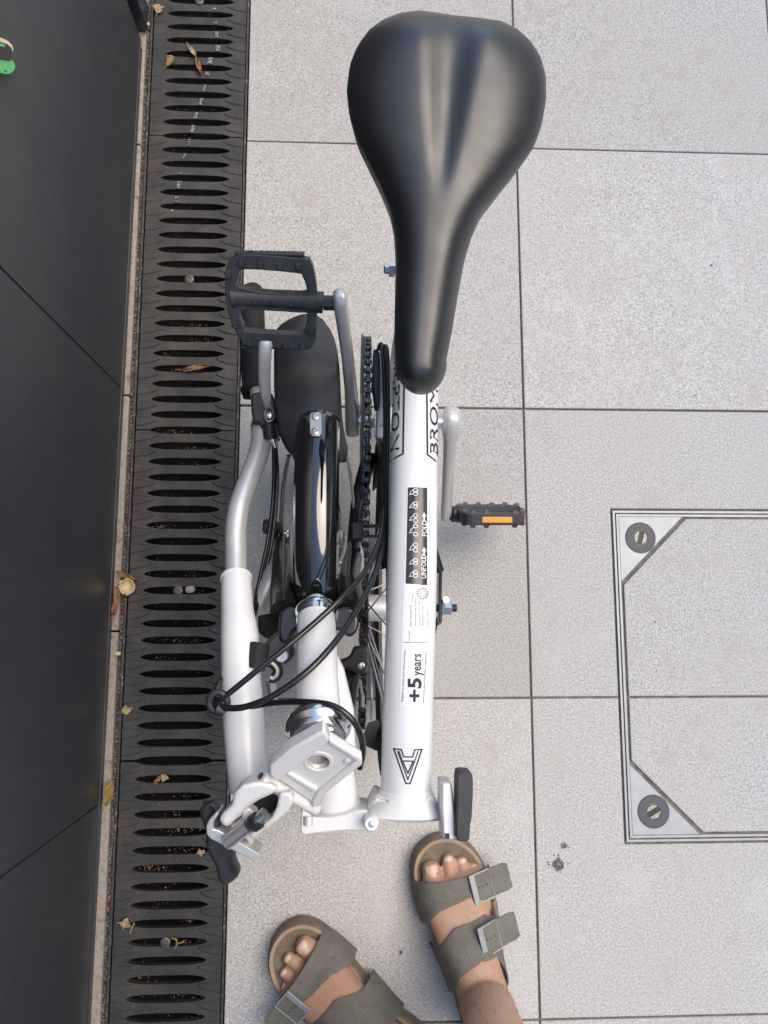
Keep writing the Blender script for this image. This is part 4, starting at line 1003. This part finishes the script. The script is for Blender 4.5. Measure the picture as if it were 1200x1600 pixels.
g = G(); g.tube([P(562,1062,.29),P(564,1074,.26),P(566,1086,.24)], .0016, 8); g.lathe(P(565.5,1086,.25), (0,-1,-.2), [(0,.003),(.014,.003)], 12); g.obj('gear_cable_end', MT['steel'], tn)
g = G(); dc = Vector((xat(580,tq.y+.02,.19), tq.y+.02, .17)); g.lathe(dc, EX, [(0,.034),(.0012,.034)], 36); g.obj('guard_plate', MT['steel'], tn)
# chain pusher, black block, silver crescent, upper guide
g = G(); g.box(P(558.5,831,.30), (.0068,.0105,.012)); g.obj('chain_pusher', MT['plastic'], bike, bevel=.002)
g = G(); g.tube([P(545,822,.29),P(598,822,.29)], .0022, 8); g.tube([P(549,838,.29),P(600,838,.29)], .0018, 8); g.obj('shifter_rods', MT['plastic'], bike)
g = G(); cz2 = [(564,850),(568,862),(569,885),(565,908),(557,922),(562,905),(564,885),(563,866)]
g.prism([P(x,y,.30) for x,y in cz2], (0,0,-.003)); g.obj('guard_crescent', MT['alu'], bike)
g = G(); g.tube([P(535,880,.29),P(560,880,.29)], .0042, 12); g.lathe(P(531,880,.29), EX, [(0,.0065),(.004,.0065)], 12); g.obj('cross_bolt', MT['steel'], bike)
g = G(); g.prism([P(x,y,.345) for x,y in [(583,545),(590,543),(594,552),(595,600),(594,636),(586,637),(581,600)]], (0,0,-.02)); gd = g.obj('chain_guide', MT['plastic'], bike, bevel=.003)
g = G(); g.prism([P(x,y,.330) for x,y in [(590,548),(598,546),(602,560),(602,684),(588,684),(588,640),(592,620)]], (0,0,-.03)); g.obj('rear_pivot_lug', MT['white'], bike, bevel=.003, seg=3)
g = G(); g.tube([P(594,663,.372),P(610,665,.375)], .0022, 10); g.obj('cable_tie', MT['sticker'], bike)
# ---- cables
def cab(pts, r=.0024, name='cable', mt_='cable'):
    g = G(); g.tube([P(*q) for q in pts], r, 12, 8); return g.obj(name, MT[mt_], bike)
cab([(336,1098,.500),(352,1088,.505),(400,1049,.508),(470,992,.505),(530,938,.495),(572,890,.470),(595,835,.440),(601,770,.405),(602,700,.385),(602,640,.372),(600,580,.362),(597,545,.357),(595,538,.355),(592,545,.345)], .0026)
cab([(338,1100,.505),(352,1106,.510),(385,1104,.518),(430,1085,.525),(485,1045,.525),(530,995,.510),(565,940,.485),(588,890,.460),(601,830,.430),(604,760,.410),(606,680,.388),(606,600,.375),(604,548,.365),(601,541,.357)], .0028)
cab([(392,1104,.510),(430,1098,.520),(480,1097,.542),(520,1103,.552),(548,1122,.553),(563,1148,.546),(567,1175,.535),(562,1200,.525)], .0026)
cab([(345,1096,.498),(336,1090,.490),(338,1075,.47),(348,1060,.45),(372,1040,.40),(390,1000,.35),(398,960,.32),(412,905,.30),(424,850,.295),(431,790,.295),(433,735,.30),(430,694,.314)], .0024)
cab([(401,1000,.38),(396,975,.34),(399,940,.315),(409,890,.305),(419,840,.30),(426,785,.30),(428,735,.306),(427,692,.314)], .0022)
g = G(); c = P(341,1097,.503); k = PX(341,1097,.503); g.tube([c+Vector((math.cos(a*.5236)*14*k, math.sin(a*.5236)*17*k*.9, .002*math.sin(a*.5236))) for a in range(12)], .0030, 12, 3, closed=True); clipo = g.obj('cable_clip', MT['plastic'], bike)
g = G(); g.tube([P(338,1107,.507),P(352,1112,.507)], [.0052,.0045], 12, 3); g.obj('clip_clasp', MT['plastic'], clipo, bevel=.001)
# ================================================================== PERSON (feet, lower legs, shorts)
OUT = [(0,0),(-.018,.003),(-.030,.014),(-.0355,.045),(-.0345,.09),(-.0385,.14),(-.048,.19),(-.0555,.225),(-.054,.250),(-.043,.271),(-.022,.2835),(0,.2845),(.019,.277),(.036,.260),(.048,.233),(.0535,.200),(.0525,.165),(.047,.12),(.041,.08),(.0375,.045),(.030,.014),(.018,.003)]
FT = [(.018,0,.020,.030),(.030,0,.028,.060),(.055,0,.033,.088),(.09,0,.0335,.098),(.125,-.002,.035,.086),(.155,-.004,.038,.070),(.18,-.004,.042,.056),(.205,-.003,.0455,.043),(.222,-.002,.047,.033),(.236,-.001,.0455,.025)]   # y, centre, half width, height
def fsec(y):
    c = [interp([(q[0], q[i]) for q in FT], y) for i in (1,2,3)]; return c
Z0 = .0255
person = empty('person', (.10,-.55,0), 'person in grey-green two-strap sandals standing at the hinge end of the bicycle', 'person')
BODY = G(); NAILS = []
def foot(tip, ang, mir, leg):
    dirv = Vector((-math.sin(R(ang)), math.cos(R(ang)), 0)); side = Vector((dirv.y, -dirv.x, 0))*mir
    heel = P(*tip, .03)-dirv*.2845; heel.z = 0
    X = lambda x, y, z=0: heel+side*x+dirv*y+EZ*z
    lab = 'sandal on the foot just below the hinge lever' if mir > 0 else 'sandal turned outwards at the bottom of the picture'
    # --- sandal
    o2 = [Vector((x,y,0)) for x,y in OUT]; o2 = smooth_closed(o2, 4); n = len(o2)
    nor = []
    for i in range(n):
        t = (o2[(i+1) % n]-o2[i-1]).normalized(); nor.append(Vector((t.y,-t.x,0)))
    area = sum(o2[i].x*o2[(i+1) % n].y-o2[(i+1) % n].x*o2[i].y for i in range(n)); sg = 1 if area > 0 else -1
    def ringz(ins, z): return [X(*(q-nn*sg*ins).xy, z) for q, nn in zip(o2, nor)]
    toez = lambda q, z, k=.004: z
    g = G(); g.loft([ringz(.003,.0008), ringz(-.0006,.004), ringz(.0006,.012), ringz(-.0002,.022), ringz(.0008,.0290), ringz(.004,.0325), ringz(.0062,.0315)]); sd = g.obj('sandal', MT['cork'], person, smooth=50); sd['label'] = lab
    g = G(); g.loft([ringz(.0022,.0300), ringz(.0030,.0335), ringz(.0056,.0340), ringz(.0080,.0318), ringz(.0105,.0280)], cap=False); g.obj('footbed_lip', MT['lip'], sd, smooth=60)
    g = G(); g.loft([ringz(.0085,.0312), ringz(.012,.0282), ringz(.020,.0270)], cap=False); b_ = ringz(.020,.0270); g.add(b_, [tuple(range(len(b_)))]); g.obj('footbed', MT['footbed'], sd, smooth=60)
    def surf(y, a, off):
        c, w, h = fsec(y); h = max(h, .0365); wo = interp([(-1,.0),(0,.034),(.05,.037),(.1,.040),(.14,.0445),(.18,.0515),(.22,.0545),(.26,.050)], y)
        t = abs(math.cos(a)); wx_ = lerp(w, wo, t**3)+off
        ca, sa = math.cos(a), math.sin(a)
        x = c-wx_*math.copysign(abs(ca)**.72, ca); z = lerp(.012, Z0, 1-t**4)+(h+off)*abs(sa)**.72*1.0
        return x, z
    def strap(front, back, name, off=.0028, a0=0, a1=math.pi, N=40, M=8, parent=sd):
        rings = []
        for i in range(N+1):
            a = lerp(a0,a1,i/N); u = a/math.pi; yf, yb_ = interp(front,u), interp(back,u); row = []
            for j in range(M+1):
                y = lerp(yf,yb_,j/M); x, z = surf(y, a, off); row.append(X(x,y,z))
            rings.append(row)
        g = G(); g.loft(rings, cap=False, closed=False); s = g.obj(name, MT['suede'], parent, smooth=180)
        md = s.modifiers.new('solid','SOLIDIFY'); md.thickness = .0024; md.offset = 0; bv = s.modifiers.new('bevel','BEVEL'); bv.width = .0006; bv.segments = 2
        return s
    fr = ([(0,.236),(.15,.238),(.35,.238),(.5,.236),(.8,.235),(1,.226)], [(0,.180),(.15,.184),(.35,.202),(.6,.210),(.8,.199),(1,.172)])
    re = ([(0,.146),(.2,.158),(.45,.182),(.7,.185),(.85,.172),(1,.150)], [(0,.082),(.15,.100),(.35,.130),(.55,.142),(.75,.136),(.9,.100),(1,.06)])
    sp1 = strap(*fr, 'strap'); sp2 = strap(*re, 'strap')
    # overlapping tabs with buckles on the outer side
    for (front, back, ub, up, tabw, reach, tilt) in ((fr[0],fr[1],.70,.217,.020,.047,12),(re[0],re[1],.68,.161,.0195,.050,16)):
        yc = up; aa = ub*math.pi; x, z = surf(yc, aa, .0035); x2, z2 = surf(yc, aa+.12, .0035)
        u = Vector((x2-x, 0, (z2-z)*.5)).normalized(); c = Vector((x,yc,z+.0015))
        # flatten a little: the buckle lies on the strap
        v = Vector((0,1,0)); nrm = Vector((-u.z,0,u.x)); nrm = nrm if nrm.z > 0 else -nrm
        W3 = lambda q: X(q.x,q.y,q.z)
        g = G(); hw, hl = tabw, .0165
        o_ = [c+u*sx*hl*1.0+v*sy*hw+nrm*.0054 for sx, sy in ((-1,-1),(1,-1),(1,1),(-1,1))]; i_ = [c+u*(sx*hl*.80+(.0022))+v*sy*hw*.88+nrm*.0054 for sx, sy in ((-.78,-1),(1,-1),(1,1),(-.78,1))]
        g.holed([W3(q) for q in o_], [[W3(q) for q in i_]], (W3(nrm)-W3(Vector((0,0,0))))*-.0024); g.obj('buckle', MT['galv'], sd, bevel=.0007, smooth=30)
        # tab: passes through the buckle and sticks out past the sole
        g = G(); rings = []
        for k in range(9):
            t = k/8; s_ = lerp(-hl*.7, reach, t); dn = -(max(0,t-.35)**2)*.020; q = c+u*s_+nrm*(.0016 if t < .5 else .0016)+EZ*(-dn*1.9 if False else dn*-.4)
            ww = hw*(.93 if k < 8 else .80); rings.append([W3(q+v*ww*sy+nrm*h) for sy, h in ((-1,0),(1,0),(1,.0020),(-1,.0020))])
        g.loft(rings); tb = g.obj('strap_tab', MT['suede'], sd, bevel=.0006, smooth=40)
        g = G()
        for k in (-.004,.002,.009): g.lathe(W3(c+u*k+nrm*.0037), W3(nrm)-W3(Vector((0,0,0))), [(0,.0011),(.0003,.0011)], 8)
        g.obj('strap_holes', MT['ink'], tb)
    # --- foot
    rings = []
    for (y, c, w, h) in FT:
        row = []
        for k in range(28):
            a = 2*math.pi*k/28; ca, sa = math.cos(a), math.sin(a)
            row.append(X(c+w*math.copysign(abs(ca)**.85,ca), y, Z0+h/2+h/2*math.copysign(abs(sa)**.85,sa)))
        rings.append(row)
    BODY.loft(rings)
    toes = [(-.029,-.0275,.2600,.0142,.0135),(-.0050,-.0010,.2620,.0097,.0092),(.0125,.0170,.2540,.0090,.0086),(.0262,.0305,.2415,.0085,.0082),(.0365,.0420,.2200,.0080,.0080)]
    for i, (xa, xb, yt, r, rz) in enumerate(toes):
        y0 = .198-(.005*i); zt = Z0+r*.95; hb_ = .030-.003*i
        pts = [X(xa*.92,y0,Z0+.018), X(lerp(xa,xb,.35),lerp(y0,yt,.42),zt+(.0005 if i == 0 else .0040)), X(lerp(xa,xb,.7),lerp(y0,yt,.72),zt+(.0005 if i == 0 else .0035)), X(xb,yt-r*1.0,zt+.0008), X(xb,yt-r*.35,zt-.0005), X(xb,yt,zt-.001)]
        BODY.tube(pts, [r*1.05,r*1.0,r*.96,r*.99,r*.84,r*.3], 16, 3)
        nc = X(xb, yt-r*.75, zt+r*.985); nw, nl_ = r*.68, r*.62
        rr_ = []
        for j in range(7):
            row = []
            for q in range(9):
                sx = -1+2*q/8; sy = -1+2*j/6; sq = (1-abs(sy)**4*.12); row.append(nc+side*sx*nw*sq+dirv*sy*nl_*(1-.12*sx*sx)+EZ*(-.30*r*sx*sx-.20*r*max(0,sy)**2 + .0004))
            rr_.append(row)
        NAILS.append(rr_)
    # --- leg: ankle, calf, knee, thigh
    ak = X(0,.082,.090); pts = [X(0,.070,.050), ak] + [Vector(q) for q in leg]
    BODY.tube(pts, [.030,.0335,.036,.050,.056,.050,.058,.068,.072], 28, 4)
    # ankle bones and instep tendon
    for s in (-1,1): BODY.lathe(X(s*.0265,.080,.088), EZ, [(-.014,.001),(-.010,.007),(0,.0100),(.010,.007),(.014,.001)], 14)
    return sd
foot((692,1307), 13.5, 1, [(.178,-.500,.15),(.170,-.525,.26),(.165,-.545,.34),(.162,-.540,.47),(.158,-.555,.60),(.155,-.585,.78),(.140,-.60,.88)])
foot((425,1473), 52, -1, [(.046,-.566,.15),(.050,-.590,.26),(.048,-.612,.34),(.036,-.595,.47),(.036,-.600,.60),(.050,-.605,.78),(.060,-.61,.88)])
BODY.lathe((.100,-.605,.86), EZ, [(-.06,.02),(-.05,.10),(0,.145),(.08,.150),(.16,.140),(.165,.02)], 28)
raw = BODY.obj('raw', MT['skin'])
rm = raw.modifiers.new('remesh','REMESH'); rm.mode = 'VOXEL'; rm.voxel_size = .0023; rm.use_smooth_shade = True
sm_ = raw.modifiers.new('smooth','SMOOTH'); sm_.iterations = 4; sm_.factor = .5
bpy.context.view_layer.update()
me = bpy.data.meshes.new_from_object(raw.evaluated_get(bpy.context.evaluated_depsgraph_get())); me.shade_smooth()
body = bpy.data.objects.new('body', me); COL.objects.link(body); loc = WLOC[raw.name]; bpy.data.objects.remove(raw)
WLOC[body.name] = loc; body.parent = person; body.location = loc-WLOC[person.name]
if not me.materials: me.materials.append(MT['skin'])
MT['hair']=mat('leg_hair', (.03,.018,.012), .6)
g = G(); cnt = 0; vv_ = me.vertices; pl_ = list(me.polygons); random.shuffle(pl_)
for q in pl_:
    w = q.center+loc
    if not (.075 < w.z < .30): continue
    nn = q.normal.normalized()
    if nn.z < -.2 or random.random() < .3: continue
    dn = Vector((random.uniform(-.5,.5), .55, -1)); dn = (dn-nn*dn.dot(nn)).normalized(); L_ = random.uniform(.005,.011)
    g.tube([w, w+dn*L_*.5+nn*.0013, w+dn*L_+nn*.0010], [.00013,.00011,.00004], 3, 0, False); cnt += 1
    if cnt > 420: break
tag(g.obj('leg_hair', MT['hair'], body, smooth=0, recalc=False), kind='stuff')
for rr_ in NAILS:
    g = G(); g.loft(rr_, cap=False, closed=False); nn = g.obj('toenail', MT['nail'], body, smooth=180); md = nn.modifiers.new('s','SOLIDIFY'); md.thickness = .0008
g = G()
def el(c, rx, ry, z, n=28): return [Vector((c[0]+rx*math.cos(2*math.pi*k/n), c[1]+ry*math.sin(2*math.pi*k/n), z)) for k in range(n)]
sh = G(); sh.loft([el((.165,-.552),.088,.092,.52), el((.160,-.566),.092,.098,.66), el((.150,-.59),.098,.11,.82)], cap=False); sh.loft([el((.022,-.603),.088,.092,.52), el((.030,-.603),.092,.098,.66), el((.055,-.605),.098,.11,.82)], cap=False)
sh.loft([el((.100,-.605),.158,.125,.80), el((.100,-.605),.170,.130,.86), el((.100,-.605),.165,.125,.96), el((.100,-.605),.158,.12,1.03)], cap=False)
so2 = sh.obj('shorts', MT['short'], person); md = so2.modifiers.new('s','SOLIDIFY'); md.thickness = .003

# ================================================================== SMALL THINGS ON THE GROUND
def leaf(px, py, z, L_, Wd, rot, curl, mt_, label, twist=.5, ragged=.25, name='dry_leaf', stem=True):
    c = P(px,py,z); u = Vector((math.cos(R(rot)), math.sin(R(rot)), 0)); v = Vector((-u.y,u.x,0)); rows = []
    N, M = 12, 8; rg = [random.uniform(1-ragged,1+ragged*.6) for _ in range(N+1)]; rg2 = [random.uniform(1-ragged,1+ragged*.6) for _ in range(N+1)]
    ph = random.uniform(0,6)
    for i in range(N+1):
        t = i/N; w = Wd/2*math.sin(math.pi*min(1,max(0.02,t**.85)))**.8+.0004; row = []
        for j in range(M+1):
            s = -1+2*j/M; ww = w*(rg[i] if s < 0 else rg2[i]); th = s*curl*(1+twist*math.sin(t*4+ph))
            lat = ww*math.sin(th)/max(.2,abs(curl)) if abs(curl) > .05 else ww*s
            ht = ww*(1-math.cos(th))/max(.2,abs(curl)) + .0016*math.sin(t*9+s*3+ph)+random.uniform(-.0007,.0007)
            row.append(c+u*(t-.5)*L_+v*lat+EZ*(ht+.0016+.0035*math.sin(t*3.1)*twist))
        rows.append(row)
    g = G(); g.loft(rows, cap=False, closed=False); o = g.obj(name, MT[mt_], smooth=180); md = o.modifiers.new('s','SOLIDIFY'); md.thickness = .0005
    tag(o, label, 'leaf')
    if stem:
        g = G(); a = c-u*L_*.5+EZ*.002; g.tube([a, a-u*L_*.14+v*L_*.05+EZ*.001, a-u*L_*.26+v*L_*.02], [.0007,.0006,.0004], 6, 3); s = g.obj('stem', MT[mt_], o)
    return o
leaf(248,16,.001,.017,.015,80,.3,'leaft','pale tan ragged leaf scrap at the top of the drain by the wall', ragged=.5)
leaf(266,98,.001,.022,.016,60,.9,'leafy','small crumpled yellow-green leaf left of the brown curled leaves')
leaf(301,82,.002,.026,.013,-55,1.3,'leaft','tan curled leaf touching the brown leaf on the upper grate')
leaf(311,105,.002,.030,.015,-72,1.6,'leafb','brown rolled leaf below the tan curl on the upper grate')
leaf(306,576,.002,.044,.016,10,1.5,'leafb','brown rolled leaf across a slot left of the handlebar grip')
leaf(199,900,.003,.036,.008,-24,1.0,'leafb','narrow brown leaf sliver above the cream husk', stem=False)
leaf(183,936,.004,.048,.016,82,.8,'leafb','brown leaf standing against the wall beside the cream husk')
leaf(199,1109,.001,.018,.010,15,.3,'leaft','small triangular tan leaf fragment on the grate left of the cable clip', stem=False, ragged=.4)
leaf(247,1218,.000,.016,.011,50,.9,'leafb','broken brown leaf bit in a slot left of the handlepost', stem=False, ragged=.5)
leaf(258,1214,.000,.012,.009,-20,.9,'leaft','tiny tan leaf bit beside the broken brown one', stem=False, ragged=.5)
leaf(171,1238,.004,.036,.022,78,.7,'leafy','yellow and brown leaf lying on the concrete edging strip')
leaf(197,1441,.001,.014,.012,70,.5,'leaft','small pale leaf scrap on the lower grate edge', ragged=.6)
leaf(314,1331,.001,.012,.008,20,.4,'leaft','tiny straw coloured flake beside the black lever', stem=False, ragged=.5)
def stick(pts, r, mt_, name, label, cat):
    g = G(); g.tube(pts, r, 7, 5); return tag(g.obj(name, MT[mt_]), label, cat)
stick([P(203,1458,.003),P(206,1450,.004),P(210,1442,.003)], .0009, 'leaft', 'twig', 'short pale twig beside the leaf scrap', 'twig')
stick([P(268,1466,.004),P(275,1468,.007),P(276,1476,.004),(P(272,1482,.003))], .0014, 'leafy', 'curled_tendril', 'curled green tendril right of the lowest bolt', 'twig')
stick([P(276,1474,.003),P(283,1473,.005),P(288,1471,.003)], .0012, 'leafy', 'plant_sprig', 'short green sprig end beside the curled tendril', 'twig')
# cream husk like a small cup
c = P(200,917,.006); g = G(); prof = []
rings = []
for (h, r) in ((-.005,.004),(-.002,.0098),(.003,.0122),(.008,.0118),(.0078,.0102),(.003,.0104),(-.001,.0080),(-.003,.002)):
    rings.append([c+Vector((math.cos(2*math.pi*k/22)*r*(1+.10*math.sin(3*k)), math.sin(2*math.pi*k/22)*r*(1+.12*math.cos(2.2*k)), h+.0025*math.sin(k*.9)*(h > 0))) for k in range(22)])
g.loft(rings); tag(g.obj('seed_husk', MT['shell'], smooth=180), 'cream hollow seed husk beside the wall on the drain edge', 'husk')
def peb(px, py, r, z, label, mt_='pebble'):
    c = P(px,py,z); g = G(); rings = []
    for i in range(7):
        a = math.pi*(i/6-.5); rings.append([c+Vector((math.cos(t)*math.cos(a)*r*1.25, math.sin(t)*math.cos(a)*r*(1+.15*math.sin(2*t+1)), math.sin(a)*r*.75)) for t in [2*math.pi*k/14 for k in range(14)]])
    g.loft(rings); return tag(g.obj('pebble', MT[mt_], smooth=180), label, 'pebble')
peb(297,921,.0062,.003,'small beige pebble on the grate right of the bolt')
peb(229,38,.0042,.004,'white pebble on the end of the edging strip at the top', 'shell')
peb(184,1021,.0040,.003,'pale pebble wedged in the gap below the husk', 'shell')
# crumbs, grit and fluff in the gap and along the slots
g = G()
def crumb(c, r):
    q = Matrix.Rotation(random.uniform(0,6.28), 3, Vector((random.random()+.1,random.random(),random.random())).normalized())
    v = [q @ Vector(w)*r*random.uniform(.6,1.2) for w in ((1,0,-.5),(-.6,.8,-.5),(-.6,-.8,-.5),(0,0,.8))]
    g.add([c+w for w in v], [(0,1,2),(0,1,3),(1,2,3),(2,0,3)])
for _ in range(2600):
    crumb(Vector((random.gauss(-.3448,.0016), random.uniform(-1.0,1.2), -.0095+random.random()*.003)), random.uniform(.0005,.0019))
tag(g.obj('gap_debris', MT['edging'], smooth=0, recalc=False), 'brown grit and crumbs packed in the gap beside the drain', 'debris', kind='stuff')
g = G()
for _ in range(900):
    y = random.uniform(-.75,1.05); x = random.uniform(-.33,-.185)
    crumb(Vector((x, y, .0004)), random.uniform(.00025,.0009))
for _ in range(40):
    yc = ysegs[3] + PIT*random.randint(-18,30); xc = random.uniform(-.30,-.215)
    for __ in range(random.randint(4,22)): crumb(Vector((xc+random.gauss(0,.012), yc+random.gauss(0,.0022), -.004-random.random()*.004)), random.uniform(.0004,.0013))
tag(g.obj('grate_dust', MT['leaft'], smooth=0, recalc=False), 'pale crumbs and fluff scattered over the drain grates', 'debris', kind='stuff')
g = G()
for _ in range(2600):
    if random.random() < .5: c = Vector((JX+random.gauss(0,.0012), random.uniform(-.8,1.1), -.0042))
    else: c = Vector((random.uniform(-.17,1.0), RY+S*random.choice((-2,-1,0,1))+random.gauss(0,.0012), -.0042))
    crumb(c, random.uniform(.0005,.0016))
tag(g.obj('joint_grit', MT['leaft'], smooth=0, recalc=False), 'loose grit in the joints between the paving slabs', 'debris', kind='stuff')
# tag on the wall at the left edge
tg = empty('wall_tag', (-.352,.69,.30), 'small black tag with cream edge and green lower end on the dark wall', 'tag')
wp = Vector((-.3530,.69,.3)); T_ = lambda pts, d: [PPL(x,y,wp+EX*d,EX) for x,y in pts]
def tpart(pts, d, th, mt_, name):
    g = G(); g.prism(T_(pts,d), (-th,0,0)); return g.obj(name, MT[mt_], tg, bevel=.0006)
tpart([(-45,40),(-10,55),(4,59.5),(13,64),(19,70),(21.5,77),(19,84),(0,80),(-45,66)], .0045, .0035, 'cream', 'cream_edge')
tpart([(-45,49),(0,65),(12,69),(18.5,74.5),(19.5,80),(19.5,92),(14,95),(0,92.5),(-45,80)], .0060, .0050, 'tagk', 'dark_body')
tpart([(-45,78),(0,91),(14,94),(20,93),(24.5,103),(23,110),(17,115.5),(10,116.5),(0,114),(-45,102)], .0050, .0042, 'green', 'green_end')
tpart([(5.5,108.5),(10,110),(12,113),(8,112)], .0052, .0006, 'tagk', 'slot')
tpart([(-6,67),(0,67.5),(8,70),(7,74),(0,72),(-6,70)], .0063, .0004, 'green', 'printed_mark')

# ================================================================== HOUSE ACROSS THE PAVEMENT (out of frame, mirrored in the gloss paint)
MT['render']=mat('beige_render', (.42,.36,.29), .9, bump=(60,.3,.004), vary=(2,(.36,.31,.25),.4,.7))
MT['glass']=mat('window_glass', (.03,.035,.04), .05, spec=.8)
MT['frame']=mat('window_frame', (.5,.5,.49), .5)
bd = empty('building', (6.2,0,0), 'beige rendered building across the pavement, outside the right edge', 'building')
g = G(); g.box((6.6,0,3.2),(.4,14,3.2)); g.obj('wall', MT['render'], bd)
pr_ = {}
for k in range(-4,5):
    for zc in (1.6,4.4):
        c = Vector((6.17, k*2.9, zc))
        if not pr_:
            g = G(); g.holed([c+Vector((0,a*.62,b*.85)) for a,b in ((-1,-1),(1,-1),(1,1),(-1,1))], [[c+Vector((0,a*.54,b*.77)) for a,b in ((-1,-1),(1,-1),(1,1),(-1,1))]], (.06,0,0)); pr_['f'] = g.obj('window', MT['frame'], bd)
            g = G(); g.box(c+EX*.02,(.006,.545,.775)); pr_['g'] = g.obj('pane', MT['glass'], pr_['f'])
            pr_['o'] = WLOC[pr_['g'].name]-WLOC[pr_['f'].name]
        else:
            w = clone(pr_['f'], 'window', Vector((WLOC[pr_['f'].name].x, c.y, c.z)), bd); clone(pr_['g'], 'pane', WLOC[w.name]+pr_['o'], w)
